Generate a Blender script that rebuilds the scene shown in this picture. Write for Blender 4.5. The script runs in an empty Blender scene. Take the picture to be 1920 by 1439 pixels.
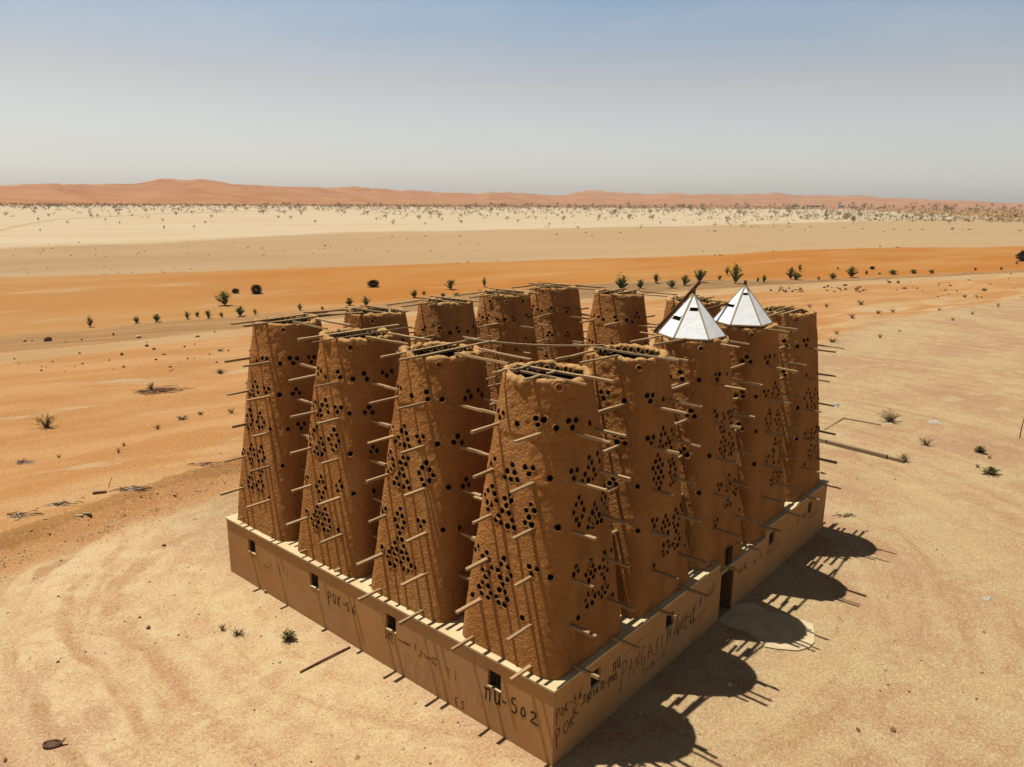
import bpy, math, random
import numpy as np
from mathutils import Matrix, Vector
rnd=random.Random(7); R_=math.radians
scene=bpy.context.scene; COL=scene.collection
# ------------------------------------------------------------------ camera
YAW,PIT,ROL=0.71078846,0.23961415,0.01055989
CAMP=Vector((-14.26638,-10.68763,15.15125))
Fv=Vector((math.cos(YAW)*math.cos(PIT),math.sin(YAW)*math.cos(PIT),-math.sin(PIT)))
Rv=Vector((math.sin(YAW),-math.cos(YAW),0)); Uv=Rv.cross(Fv)
R2=Rv*math.cos(ROL)+Uv*math.sin(ROL); U2=-Rv*math.sin(ROL)+Uv*math.cos(ROL)
cam=bpy.data.cameras.new('camera'); co=bpy.data.objects.new('camera',cam); COL.objects.link(co)
m=Matrix.Identity(4)
for i,v in enumerate((R2,U2,-Fv,CAMP)):
    for j in range(3): m[j][i]=v[j]
co.matrix_world=m; cam.sensor_width=36; cam.lens=1427.995/1920*36; cam.clip_start=0.1; cam.clip_end=60000
scene.camera=co
# ------------------------------------------------------------------ sky, sun, exposure
SUN=Vector((-0.093,0.328,1.0)).normalized()
w=bpy.data.worlds.new('World'); scene.world=w; w.use_nodes=True
nt=w.node_tree; bg=nt.nodes['Background']; sky=nt.nodes.new('ShaderNodeTexSky')
sky.sky_type='NISHITA'; sky.sun_disc=False; sky.sun_elevation=math.asin(SUN.z); sky.sun_rotation=math.atan2(SUN.x,SUN.y)
sky.altitude=600; sky.air_density=1.0; sky.dust_density=2.2; sky.ozone_density=1.6
tc=nt.nodes.new('ShaderNodeTexCoord'); sx=nt.nodes.new('ShaderNodeSeparateXYZ'); nt.links.new(tc.outputs['Generated'],sx.inputs[0])
rp=nt.nodes.new('ShaderNodeValToRGB'); nt.links.new(sx.outputs[2],rp.inputs[0]); el_=rp.color_ramp.elements
for _ in range(4): el_.new(0.5)
for e_,(p_,c_) in zip(el_,((0,(1.13,1.10,1.16)),(.03,(1.12,1.08,1.10)),(.13,(1.04,.80,.66)),(.25,(.56,.72,.74)),(.5,(.30,.28,.22)),(1,(.14,.12,.085)))): e_.position=p_; e_.color=(*c_,1)
mx=nt.nodes.new('ShaderNodeMix'); mx.data_type='RGBA'; mx.blend_type='MULTIPLY'; mx.inputs[0].default_value=1; mx.clamp_factor=False
nt.links.new(sky.outputs[0],mx.inputs[6]); nt.links.new(rp.outputs[0],mx.inputs[7])
ns=nt.nodes.new('ShaderNodeTexNoise'); ns.inputs['Scale'].default_value=3.0; ns.inputs['Detail'].default_value=6; ns.inputs['Roughness'].default_value=.62; vm_=nt.nodes.new('ShaderNodeVectorMath'); vm_.operation='MULTIPLY'; vm_.inputs[1].default_value=(1,1,5.5)
nt.links.new(tc.outputs['Generated'],vm_.inputs[0]); nt.links.new(vm_.outputs[0],ns.inputs['Vector']); mr_=nt.nodes.new('ShaderNodeMapRange'); nt.links.new(ns.outputs[0],mr_.inputs[0]); mr_.inputs[1].default_value=.45; mr_.inputs[2].default_value=.75; mr_.inputs[3].default_value=0; mr_.inputs[4].default_value=.28
m3=nt.nodes.new('ShaderNodeMix'); m3.data_type='RGBA'; nt.links.new(mr_.outputs[0],m3.inputs[0]); nt.links.new(mx.outputs[2],m3.inputs[6]); m3.inputs[7].default_value=(4.0,4.15,4.3,1)
nt.links.new(m3.outputs[2],bg.inputs[0]); bg.inputs[1].default_value=0.098  # dusty bright horizon, deep zenith
sl=bpy.data.lights.new('sun','SUN'); sl.energy=5.0; sl.angle=R_(0.5); sl.color=(1.0,0.945,0.85)
so=bpy.data.objects.new('sun',sl); COL.objects.link(so); so.rotation_euler=SUN.to_track_quat('Z','Y').to_euler()
vs=scene.view_settings; vs.view_transform='Standard'; vs.look='None'; vs.gamma=1.0; vs.exposure=0.6
cy=scene.cycles; cy.max_bounces=8; cy.diffuse_bounces=5; cy.volume_bounces=0
# ------------------------------------------------------------------ helpers
def link(o,parent=None):
    COL.objects.link(o)
    if parent is not None: o.parent=parent
    return o
def tag(o,label=None,cat=None,group=None,kind=None):
    if label: o['label']=label
    if cat: o['category']=cat
    if group: o['group']=group
    if kind: o['kind']=kind
    return o
def empty(name,loc=(0,0,0)):
    o=bpy.data.objects.new(name,None); o.location=loc; o.empty_display_size=0.2; return link(o)
def npmesh(name,verts,faces,mats,matidx=None,smooth=False):
    me=bpy.data.meshes.new(name); verts=np.asarray(verts,np.float32); faces=np.asarray(faces,np.int32)
    nf,k=faces.shape; me.vertices.add(len(verts)); me.vertices.foreach_set('co',verts.ravel())
    me.loops.add(nf*k); me.loops.foreach_set('vertex_index',faces.ravel())
    me.polygons.add(nf); me.polygons.foreach_set('loop_start',np.arange(0,nf*k,k,dtype=np.int32))
    for mt in mats: me.materials.append(mt)
    if matidx is not None: me.polygons.foreach_set('material_index',np.asarray(matidx,np.int32))
    me.polygons.foreach_set('use_smooth',np.full(nf,smooth)); me.update(calc_edges=True); return me
class MB:
    def __init__(s): s.v=[];s.f=[];s.m=[]
    def add(s,vs,fs,mi=0):
        b=len(s.v); s.v+= [tuple(p) for p in vs]; s.f+=[tuple(b+i for i in f) for f in fs]; s.m+=[mi]*len(fs)
    def box(s,x0,y0,z0,x1,y1,z1,mi=0):
        s.add([(x0,y0,z0),(x1,y0,z0),(x1,y1,z0),(x0,y1,z0),(x0,y0,z1),(x1,y0,z1),(x1,y1,z1),(x0,y1,z1)],
              [(0,3,2,1),(4,5,6,7),(0,1,5,4),(1,2,6,5),(2,3,7,6),(3,0,4,7)],mi)
    def beam(s,a,b,wd,ht,mi=0,up=Vector((0,0,1)),tw=0.0,bend=0.0):
        a=Vector(a);b=Vector(b);d=(b-a).normalized(); x=d.cross(up)
        if x.length<1e-3: x=d.cross(Vector((1,0,0)))
        x.normalize(); y=x.cross(d); n=1 if bend==0 else 6; pts=[]
        for i in range(n+1):
            t=i/n; c=a.lerp(b,t)-Vector((0,0,bend*4*t*(1-t)))
            for sx,sy in ((-1,-1),(1,-1),(1,1),(-1,1)): pts.append(c+x*sx*wd/2+y*sy*ht/2)
        fs=[(0,1,2,3),(4*n+3,4*n+2,4*n+1,4*n)]
        for i in range(n):
            for k in range(4): fs.append((4*i+k,4*i+4+k,4*i+4+(k+1)%4,4*i+(k+1)%4))
        s.add(pts,fs,mi)
    def tube(s,pts,rads,n=6,mi=0,cap=True):
        pts=[Vector(p) for p in pts]; vs=[]
        for i,p in enumerate(pts):
            d=(pts[min(i+1,len(pts)-1)]-pts[max(i-1,0)]).normalized()
            x=d.cross(Vector((0.3,0.1,1))).normalized(); y=x.cross(d)
            for k in range(n):
                a=2*math.pi*k/n; vs.append(p+(x*math.cos(a)+y*math.sin(a))*rads[i])
        fs=[(i*n+k,i*n+(k+1)%n,(i+1)*n+(k+1)%n,(i+1)*n+k) for i in range(len(pts)-1) for k in range(n)]
        if cap: fs+= [tuple(range(n-1,-1,-1)),tuple((len(pts)-1)*n+k for k in range(n))]
        s.add(vs,fs,mi)
    def mesh(s,name,mats,smooth=False):
        me=bpy.data.meshes.new(name); me.from_pydata(s.v,[],s.f)
        for mt in mats: me.materials.append(mt)
        me.polygons.foreach_set('material_index',s.m); me.polygons.foreach_set('use_smooth',[smooth]*len(s.f)); me.update(); return me
    def obj(s,name,mats,parent=None,smooth=False):
        if not isinstance(mats,(list,tuple)): mats=[mats]
        return link(bpy.data.objects.new(name,s.mesh(name,mats,smooth)),parent)
def hsh(ix,iy,iz,seed):
    with np.errstate(over='ignore'):
        h=(ix.astype(np.uint32)*np.uint32(374761393)+iy.astype(np.uint32)*np.uint32(668265263)+iz.astype(np.uint32)*np.uint32(2147483647)+np.uint32(seed*144665+1))
        h=(h^(h>>np.uint32(13)))*np.uint32(1274126177); h=h^(h>>np.uint32(16)); h=h*np.uint32(2246822519); h^=h>>np.uint32(15)
    return h.astype(np.float64)/4294967295.0
def vnoise(x,y,z,seed=0):
    x=np.asarray(x,float);y=np.asarray(y,float);z=np.asarray(z,float)+np.zeros_like(x)
    i=[np.floor(t).astype(np.int64) for t in (x,y,z)]; f=[t-j for t,j in zip((x,y,z),i)]; u=[t*t*(3-2*t) for t in f]; r=0
    for a in (0,1):
        for b in (0,1):
            for c in (0,1):
                r=r+hsh(i[0]+a,i[1]+b,i[2]+c,seed)*(u[0] if a else 1-u[0])*(u[1] if b else 1-u[1])*(u[2] if c else 1-u[2])
    return r*2-1
ORD=['first','second','third','fourth','fifth','sixth','seventh','eighth','ninth','tenth','eleventh','twelfth','thirteenth','fourteenth','fifteenth','sixteenth','seventeenth','eighteenth','nineteenth']
TEN=['','','twenty','thirty','forty','fifty']
def ordw(i):
    if i<19: return ORD[i]
    n=i+1
    if n%10==0: return {20:'twentieth',30:'thirtieth',40:'fortieth',50:'fiftieth'}[n]
    return TEN[n//10]+'-'+ORD[n%10-1]
def imgx(p):
    d=Vector((p[0],p[1],p[2] if len(p)>2 else 0))-CAMP; return d.dot(R2)/d.dot(Fv)
# ------------------------------------------------------------------ node helpers
class NT:
    def __init__(s,name):
        s.mat=bpy.data.materials.new(name); s.mat.use_nodes=True; s.t=s.mat.node_tree; s.t.nodes.clear()
        s.out=s.n('ShaderNodeOutputMaterial'); s.b=s.n('ShaderNodeBsdfPrincipled'); s.l(s.b.outputs[0],s.out.inputs[0])
        s.b.inputs['Roughness'].default_value=0.95; s.b.inputs['Specular IOR Level'].default_value=0.15
    def n(s,t,**k):
        o=s.t.nodes.new(t)
        for a,v in k.items(): setattr(o,a,v)
        return o
    def l(s,a,b): s.t.links.new(a,b)
    def _in(s,sock,v):
        if isinstance(v,(int,float)): sock.default_value=v
        elif isinstance(v,(tuple,list)): sock.default_value=(*v,1.0) if len(v)==3 and len(sock.default_value)==4 else v
        else: s.l(v,sock)
    def math(s,op,a,b=0.0,c=None,clamp=False):
        o=s.n('ShaderNodeMath',operation=op,use_clamp=clamp); s._in(o.inputs[0],a); s._in(o.inputs[1],b)
        if c is not None: s._in(o.inputs[2],c)
        return o.outputs[0]
    def step(s,v,a,b):
        o=s.n('ShaderNodeMapRange',interpolation_type='SMOOTHSTEP'); s._in(o.inputs[0],v); o.inputs[1].default_value=a; o.inputs[2].default_value=b; return o.outputs[0]
    def lin(s,v,a,b,c,d):
        o=s.n('ShaderNodeMapRange'); s._in(o.inputs[0],v); o.inputs[1].default_value=a;o.inputs[2].default_value=b;o.inputs[3].default_value=c;o.inputs[4].default_value=d; return o.outputs[0]
    def mix(s,f,a,b,bt='MIX'):
        o=s.n('ShaderNodeMix',data_type='RGBA',blend_type=bt); s._in(o.inputs[0],f); s._in(o.inputs[6],a); s._in(o.inputs[7],b); return o.outputs[2]
    def noise(s,scale,detail=4,rough=0.55,vec=None,dist=0.0,dim='3D'):
        o=s.n('ShaderNodeTexNoise',noise_dimensions=dim); o.inputs['Scale'].default_value=scale;o.inputs['Detail'].default_value=detail;o.inputs['Roughness'].default_value=rough;o.inputs['Distortion'].default_value=dist
        if vec is not None: s.l(vec,o.inputs['Vector'])
        return o.outputs[0]
    def voro(s,scale,vec=None,feat='F1',rand=1.0):
        o=s.n('ShaderNodeTexVoronoi',feature=feat); o.inputs['Scale'].default_value=scale; o.inputs['Randomness'].default_value=rand
        if vec is not None: s.l(vec,o.inputs['Vector'])
        return o
    def pos(s): return s.n('ShaderNodeNewGeometry').outputs['Position']
    def objc(s): return s.n('ShaderNodeTexCoord').outputs['Object']
    def vscale(s,v,sc):
        o=s.n('ShaderNodeVectorMath',operation='MULTIPLY'); s.l(v,o.inputs[0]); o.inputs[1].default_value=sc; return o.outputs[0]
    def bump(s,h,st,dist=0.02,nrm=None):
        o=s.n('ShaderNodeBump'); o.inputs['Strength'].default_value=st;o.inputs['Distance'].default_value=dist; s.l(h,o.inputs['Height'])
        if nrm is not None: s.l(nrm,o.inputs['Normal'])
        return o.outputs[0]
    def fin(s,col=None,nrm=None,rough=None,spec=None,metal=None,gain=None):
        if col is not None:
            k=(0.455,0.44,0.395) if gain is None else gain
            if isinstance(col,(tuple,list)): col=tuple(a*b for a,b in zip(col,k))
            else: col=s.mix(1.0,col,k,'MULTIPLY')
            s._in(s.b.inputs['Base Color'],col)
        if nrm is not None: s.l(nrm,s.b.inputs['Normal'])
        if rough is not None: s._in(s.b.inputs['Roughness'],rough)
        if spec is not None: s.b.inputs['Specular IOR Level'].default_value=spec
        if metal is not None: s.b.inputs['Metallic'].default_value=metal
        return s.mat
def simple(name,c1,c2,scale=3.0,rough=0.9,bump=0.0,bscale=30,perobj=0.0,metal=None,spec=None):
    t=NT(name); v=t.objc(); f=t.step(t.noise(scale,5,0.6,v),0.3,0.7); c=t.mix(f,c1,c2)
    if perobj:
        oi=t.n('ShaderNodeObjectInfo').outputs['Random']; k=t.lin(oi,0,1,1-perobj,1+perobj)
        h=t.n('ShaderNodeHueSaturation'); t.l(k,h.inputs['Value']); t.l(c,h.inputs['Color']); c=h.outputs[0]
    nr=t.bump(t.noise(bscale,4,0.6,v),bump,0.02) if bump else None
    return t.fin(c,nr,rough,spec,metal)
HOLES={(0,0):[(145.6,9.37),(158.7,9.39),(152.2,9.24),(-178.2,9.23),(-154.1,9.46),(-145.4,9.44),(-151.4,9.3),(-131.7,9.23),(-117,9.38),(-107.9,9.38),(-113.1,9.21),(-83.3,9.18),(178.8,8.06),(-163.7,8.1),(-154.6,8.13),(-128.5,10.37),(153.2,8.06),(147.7,7.87),(172.4,7.85),(-177.5,7.87),(169.2,7.65),(178.1,7.66),(-173,7.69),(-159,7.95),(-138.1,7.91),(153.7,7.27),(148,7.09),(157.3,7.09),(143.6,6.91),(160.6,6.91),(149.3,6.75),(155.1,6.74),(151.4,6.57),(177.5,7.24),(171.2,7.06),(180,7.06),(174.2,6.86),(169,6.69),(177.9,6.68),(164.7,6.49),(-177.4,6.51),(161.7,6.34),(168.4,6.33),(177.5,6.3),(-174.1,6.32),(-155.2,7.13),(-160.1,6.93),(-151.6,6.99),(-156.6,6.76),(-161,6.57),(-153.6,6.58),(-130.9,6.59),(144.4,5.37),(140.2,5.19),(154.6,5.3),(151.1,5.13),(158,5.12),(149.6,4.99),(161.2,4.91),(151.8,4.75),(158.5,4.73),(155.8,4.58),(153,4.36),(150,4.2),(158.9,4.34),(162.4,4.15),(152.9,4.03),(159.9,3.99),(175.7,5.33),(172.6,5.15),(-178.8,5.13),(168.9,4.92),(-174.5,4.94),(172.6,4.75),(-178.5,4.76),(176.1,4.58),(172.3,4.37),(179.6,4.38),(169.1,4.13),(-177.2,4.19),(172.7,3.99),(179.9,4.01),(-154.4,5.41),(-147.2,5.41),(-151.8,5.21),(144.5,3.85),(-159.1,3.86),(-136.7,5.25),(-115.9,8.04),(-107.9,8.02),(-113.2,7.82),(-85.5,8.22),(-81.4,8.06),(-87.7,7.97),(-78,7.82),(-94.3,7.8),(-75.9,7.65),(-88.4,7.61),(-99.7,7.62),(-79.8,7.59),(-70.4,8.24),(-67,7.99),(-105.7,7.23),(-110.4,7.07),(-101.3,7.04),(-97.9,6.82),(-114.1,6.88),(-101,6.66),(-110.1,6.64),(-106.5,6.47),(-79.1,6.82),(-75.8,6.66),(-82.5,6.62),(-71.5,6.45),(-78.8,6.43),(-87.9,6.44),(-82.6,6.34),(-75.5,6.26),(-68.6,6.25),(-91.5,6.26),(-83.4,6.21),(-60,7.2),(-64.1,7.05),(-60.6,6.87),(-66,6.86),(-62.2,6.67),(-59.3,6.53),(-111.7,5.32),(-109.2,5.18),(-115.1,5.14),(-88.4,5.25),(-90.9,5.15),(-85.9,5.07),(-94,5.04),(-82,4.89),(-97.1,4.93),(-89,4.88),(-85.1,4.73),(-92.8,4.71),(-66.6,5.24),(-69,5.1),(-62.2,4.93),(-74.6,4.89),(-67.6,4.78),(-63.8,4.68),(-71.1,4.65),(-68.3,4.48),(-66.7,4.28),(-72,4.23),(-64.9,4.17),(-68.2,4.06),(-73.6,3.98),(-87.7,4.29),(-93.4,4.32),(-83.4,4.15),(-77.7,4.13),(-98.8,4.15),(-88.3,3.98),(-96.8,3.99),(-50.7,5.28),(-56.3,5.19),(-109.9,3.81),(-58.2,3.8)],
(0,1):[(150.8,9.36),(159.8,9.35),(151,9.15),(-176.6,9.22),(-153.2,9.41),(-151.3,9.2),(-133.6,9.21),(-97.5,9.36),(-103.1,9.17),(-92.5,9.19),(-77.9,9.31),(-71.7,9.15),(149.6,8.03),(145.6,7.87),(172.2,8.22),(167.1,8.04),(176,8.02),(162.8,7.8),(179.2,7.83),(159.1,7.66),(164.8,7.61),(173.8,7.62),(-177.7,7.63),(-165,8.01),(-155.5,8.05),(-160.8,7.89),(-139,7.88),(-116.4,8.07),(-121.4,7.91),(-111.4,7.85),(150.1,7.24),(145.2,7.08),(154.8,7.05),(157.2,6.86),(144,6.7),(153.1,6.69),(148.9,6.55),(172.4,7.21),(-178.9,7.25),(168.3,7.04),(177.4,7.03),(172,6.83),(167.3,6.67),(175,6.65),(162.9,6.49),(-151.1,7.28),(-155.9,7.1),(-146.9,7.09),(-160.3,6.9),(-143,6.93),(-156.1,6.74),(-147.1,6.75),(-153,6.58),(-178.9,6.49),(159.5,6.3),(166.7,6.3),(175.5,6.29),(-175.3,6.31),(-128.3,6.57),(-107.4,6.67),(-112.5,6.49),(-103.8,6.47),(141.9,5.36),(149.6,5.35),(145.5,5.19),(171.3,5.55),(167,5.35),(174.8,5.33),(164,5.13),(178.3,5.15),(168.5,4.93),(176.3,4.95),(171.9,4.75),(168.8,4.55),(175.9,4.56),(165.2,4.36),(161.6,4.15),(179.2,4.36),(168.5,4.16),(158,3.98),(165.5,4),(176.3,4.16),(-176,4.19),(155.9,3.8),(169.3,3.82),(179.3,3.99),(-173.2,4.01),(176,3.81),(159.9,3.6),(166.6,3.61),(-168.5,3.85),(-163.2,3.87),(-178.9,3.64),(-173.4,3.64),(-160.1,5.41),(-152.5,5.44),(-156.4,5.24),(-134,5.29),(-118.3,5.23),(148.4,4.03),(-137.1,10.35)],
(0,2):[(159.1,9.34),(167.3,9.3),(159.4,9.16),(179.1,9.13),(-155.8,9.39),(-152.1,9.23),(-134.4,9.18),(-119.7,9.35),(-116,9.16),(-89.7,9.29),(-82.6,9.16),(-72.9,9.26),(149.5,8.14),(156.6,8.13),(152.4,7.99),(179.7,8.33),(172.5,8.13),(-176.4,8.16),(168.6,7.94),(-173.6,7.94),(163.5,7.72),(171.7,7.76),(-159.4,8.19),(-150,8.21),(-155.3,8.04),(-139.2,8.04),(-115.1,8.19),(-120.9,8.05),(-111.2,8.01),(148.4,7.34),(162.3,7.3),(157.6,7.15),(145.7,6.94),(154.2,6.98),(148.5,6.78),(151.4,6.57),(171.6,6.94),(167.2,6.77),(176,6.75),(163.7,6.54),(179.8,6.58),(159.7,6.38),(-161,7.4),(-166.1,7.18),(-156.3,7.24),(-171.4,7.01),(-152.8,7.05),(-166.1,6.85),(-156.8,6.85),(-162.3,6.68),(-113.1,6.82),(-116.3,6.68),(-107.8,6.65),(166.6,6.34),(175.1,6.4),(-138.6,6.68),(148.8,5.36),(145,5.24),(173.6,5.58),(170.1,5.36),(178.3,5.42),(165.7,5.16),(-177,5.23),(170.8,5.01),(179.4,5.03),(176.3,4.83),(172.1,4.62),(179.6,4.63),(168,4.41),(-176.5,4.46),(165.7,4.22),(171.9,4.24),(179,4.25),(-173.4,4.27),(162.8,4.06),(168.9,4.07),(158.5,3.89),(-176.5,4.1),(-168.8,4.1),(171,3.87),(178.2,3.86),(161.9,3.68),(167.9,3.68),(-167,3.91),(-177.7,3.71),(-171.4,3.72),(-151.4,5.68),(-156.7,5.47),(-148.3,5.52),(-154.2,5.31),(-135.7,5.33),(149.8,4.09),(-153.3,3.93),(-114.9,5.28),(-137.1,10.28)],
(0,3):[(-166.8,9.18),(-157,9.18),(-162.2,9.03),(177.3,9),(-135.9,9.04),(-122.1,9.22),(-111.6,9.18),(-117.3,9.04),(-91.3,9.17),(-80.8,9.14),(-87.3,8.97),(172,8.2),(166.9,7.99),(178.4,8.02),(164,7.81),(-179.6,7.83),(160.6,7.65),(168.2,7.65),(-163,8.08),(-153.6,8.06),(-158.2,7.91),(-138,7.88),(-116.1,8.05),(-120.6,7.9),(-111.6,7.89),(159.8,7.04),(153.7,6.78),(162.9,6.84),(166.7,6.66),(154.2,6.49),(162.5,6.46),(157.3,6.29),(-174,7.05),(-179.2,6.86),(-168.5,6.89),(177.7,6.67),(-163.6,6.75),(-176.3,6.5),(-168,6.54),(-150.8,6.58),(-128.7,6.6),(-116.6,6.74),(-108,6.7),(-113,6.56),(148.2,5.36),(145.3,5.19),(164.6,5.69),(162.3,5.5),(170.5,5.53),(157.7,5.29),(172.4,5.35),(161.9,5.11),(168.2,5.14),(165.3,4.94),(-170.9,5.75),(-174.7,5.56),(-166.2,5.57),(-179.7,5.34),(-162.8,5.4),(-176.7,5.18),(-167.6,5.23),(-135.7,5.25),(165.6,4.58),(161.8,4.36),(168,4.34),(158.9,4.16),(170.8,4.17),(160.9,4),(167.7,4),(-176.1,4.8),(-168.3,4.81),(-173,4.63),(-176.6,4.36),(-169.7,4.42),(178.7,4.19),(-166.5,4.27),(-177.1,4.03),(-169.7,4.02),(148.2,3.86),(-154.4,3.91),(-129.8,10.32)],
(1,0):[(178.5,9.35),(-171.1,9.37),(-177.4,9.18),(-149.4,9.2),(-120.7,9.36),(-112.2,9.35),(-116.4,9.18),(-90,9.13),(-158.6,8.1),(-150,8.09),(-156,7.9),(-146.7,7.91),(-158.1,6.72),(-154.1,6.58),(-162,6.55),(-133.5,6.59),(-121.3,8.05),(-112.7,8.05),(-116.5,7.89),(-91.1,8.2),(-86.7,8.01),(-96.2,8.03),(-98.7,7.84),(-80.8,7.82),(-101.4,7.64),(-92.7,7.63),(-84.6,7.66),(-76.6,7.67),(-72.8,7.46),(-69.1,7.26),(-70.7,8.03),(-67.3,7.86),(-60.2,8.01),(-104.6,7.41),(-99.8,7.25),(-109,7.25),(-94.3,7.05),(-114.1,7.07),(-103.6,7.02),(-109.2,6.88),(-97.5,6.83),(-112.9,6.71),(-103.1,6.67),(-93.5,6.64),(-107.8,6.53),(-98.3,6.47),(-78.7,7.04),(-71.9,7.05),(-75.6,6.87),(-68.3,6.89),(-77.7,6.66),(-73.9,6.47),(-66.4,6.67),(-68.3,6.48),(-64.9,6.33),(-70.5,6.29),(-76.8,6.24),(-102.2,6.33),(-133.1,5.2),(-115.6,5.39),(-107.2,5.33),(-112.4,5.18),(-89.2,5.28),(-94.2,5.12),(-85.2,5.1),(-97.9,4.92),(-90.3,4.94),(-81.9,4.93),(-94.5,4.73),(-84.6,4.69),(-67.7,5.3),(-64.8,5.13),(-71.9,5.08),(-61.8,4.92),(-73.6,4.9),(-71,4.73),(-64.2,4.72),(-68,4.55),(-71,4.29),(-64.2,4.35),(-63.1,4.22),(-94.6,4.34),(-85.1,4.34),(-83,4.19),(-74.5,4.16),(-71.8,4.01),(-66.1,4.02),(-96.8,4.16),(-94.9,4.01),(-86.8,4.01),(-57.7,5.33),(-53.5,5.13),(-113.4,3.87),(-54,3.84),(-131.2,10.29)],
(2,0):[(-148.1,8.11),(-152.8,7.94),(-143.7,7.94),(-153.1,6.74),(-157.4,6.59),(-149.4,6.54),(-124.9,6.54),(-136.5,5.24),(-106.6,5.31),(-98.8,5.25),(-103.6,5.13),(-115.3,3.99),(-107.9,4.01),(-112.8,3.85),(-80.3,5.19),(-74.3,5.08),(-84.3,5.08),(-77.2,4.95),(-64.1,4.96),(-59.1,4.96),(-66.9,4.69),(-60.1,4.73),(-83.3,4.93),(-61.8,4.55),(-80.2,4.5),(-74.3,4.28),(-82.2,4.33),(-88.1,4.33),(-54.2,3.82),(174,9.38),(179.6,9.19),(-165.8,9.4),(-161.5,9.18),(-139.3,9.19),(-138.1,10.34),(-113.7,9.34),(-105.5,9.33),(-111.5,9.17),(-82,9.25),(-116.7,8.07),(-112.4,7.9),(-95.2,7.84),(-98,7.63),(-91.9,7.71),(-103.7,7.42),(-94.2,7.43),(-98.9,7.25),(-91.6,7.22),(-93.9,7),(-99.7,6.86),(-88.9,6.82),(-104,6.64),(-92.4,6.66),(-84,6.64),(-99.3,6.45),(-89.9,6.48),(-93.4,6.29),(-79.4,7.83),(-72.1,7.84),(-63,7.82),(-75.6,7.62),(-68.6,7.64),(-78.1,7.33),(-71,7.38),(-66.6,7.14),(-75.7,7.01),(-68.9,6.81),(-78.1,6.66),(-66.9,6.55),(-73.4,6.44),(-64.9,6.33),(-78,6.27),(-71.3,6.24),(-77.3,5.44),(-80.2,5.31),(-62.6,5.11)],
(3,0):[(-150.9,8.04),(-159,7.82),(-149.5,7.84),(-132.7,7.86),(-152.2,6.74),(-148.1,6.56),(-131.6,6.5),(-132.5,5.2),(-119.8,8.03),(-110.4,8.01),(-115.9,7.86),(-85.4,8.21),(-91.2,8.05),(-80,8.02),(-95.3,7.84),(-72,7.86),(-74.6,7.69),(-94.5,7.62),(-80.4,7.6),(-104.1,7.21),(-108.6,7.09),(-100.6,7.04),(-114.8,6.9),(-97.9,6.84),(-111.2,6.71),(-99.5,6.64),(-104.4,6.48),(-101.9,6.32),(-74.5,7.01),(-77,6.88),(-69.8,6.83),(-80.9,6.66),(-69.4,6.61),(-76,6.46),(-72.6,6.2),(-68.9,6.34),(-80.3,5.87),(-72.9,5.64),(-82.7,5.68),(-63.9,5.61),(-87.9,5.47),(-64.7,5.39),(-83.3,5.34),(-64.4,5.17),(-87,5.16),(-63,4.96),(-84.9,4.9),(-67.5,4.79),(-110.3,5.3),(-101.3,5.3),(-107.3,5.12),(-86.6,4.47),(-81.2,4.48),(-84.7,4.27),(-71.7,4.36),(-62.1,4.31),(-71.3,4.15),(-65.2,4.12),(-91.3,4.18),(-81.6,4.1),(-90.8,4),(-82.7,3.98),(-71,3.96),(-148.5,9.37),(-153.8,9.21),(-142.3,9.19),(-116.4,9.34),(-108.8,9.35),(-113.1,9.15),(-143.4,10.31),(-89.6,9.32)],
(4,0):[(-150.7,7.83),(-131,6.49),(-131,5.15),(-115.6,7.86),(-106.5,7.21),(-112.4,7.05),(-98.6,6.98),(-118.2,6.85),(-96,6.76),(-110.9,6.66),(-106.9,6.46),(-74.9,7.02),(-77.9,6.82),(-65.9,6.79),(-83,6.7),(-89.9,6.59),(-61.9,6.54),(-78.4,6.38),(-71.1,6.18),(-89,6.32),(-111.8,5.26),(-102.6,5.27),(-106.5,5.04),(-85.7,5.27),(-88.6,5.1),(-76.6,5.02),(-66.1,5.25),(-68.7,5.04),(-57,5.09),(-96.5,4.93),(-84.6,4.89),(-74.5,4.81),(-85.3,4.55),(-93,4.35),(-82.9,4.27),(-73.3,4.31),(-67.4,4.34),(-95.6,4.14),(-83.8,4.01),(-90.1,3.93),(-69.8,4.09),(-59.9,3.96),(-108.4,3.84),(-157.2,9.3),(-152.8,9.09),(-134.6,9.1),(-121.9,9.34),(-113.5,9.36),(-117,9.12),(-140,10.34),(-153.6,8.01)],
(1,3):[(-133.7,10.28)],
(2,3):[(-178.9,9.37),(175.5,9.22),(-145,9.39),(-146.1,9.25),(-127,9.18),(-113.8,9.36),(-110.5,9.22),(-87.8,9.16),(-69.2,9.33),(-61.1,9.2)],
(3,3):[(154.8,9.38),(-176,9.42),(-179.6,9.27),(-173.5,10.23),(-135.5,10.23),(-98.9,10.25),(-139.2,9.29),(-121.3,9.39),(-120,9.27),(-86,9.44),(-79.3,9.31),(-149.5,8.17),(-115.3,8.15),(-89.8,8.28),(-98.2,8.06),(-83,8.01),(-105.7,7.24),(-80.9,7.14)],
(4,3):[(159.7,9.4),(158.6,9.2),(-172.7,9.22),(-148.8,9.41),(-144.6,9.29),(-115.9,9.43),(-110.2,9.38),(-114.4,9.24),(-151.7,8.13),(-154.4,7.97),(-145.9,7.99),(-114.2,8.11),(-117.9,7.97),(-110.5,7.97),(-156.9,6.83),(-159.6,6.63),(-152.2,6.66),(-115.6,6.76),(-119.1,6.66),(-111.7,6.63)],
(4,2):[(153.4,9.32),(145.6,9.22),(179.9,9.2),(-154.1,9.38),(-150.4,9.22),(-130.3,9.26),(-104.6,9.57),(-109.3,9.41),(-97.4,9.34),(-157.3,8.09),(173.9,7.92),(148.7,8.04),(157,8),(-115.4,8.09)],
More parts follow.
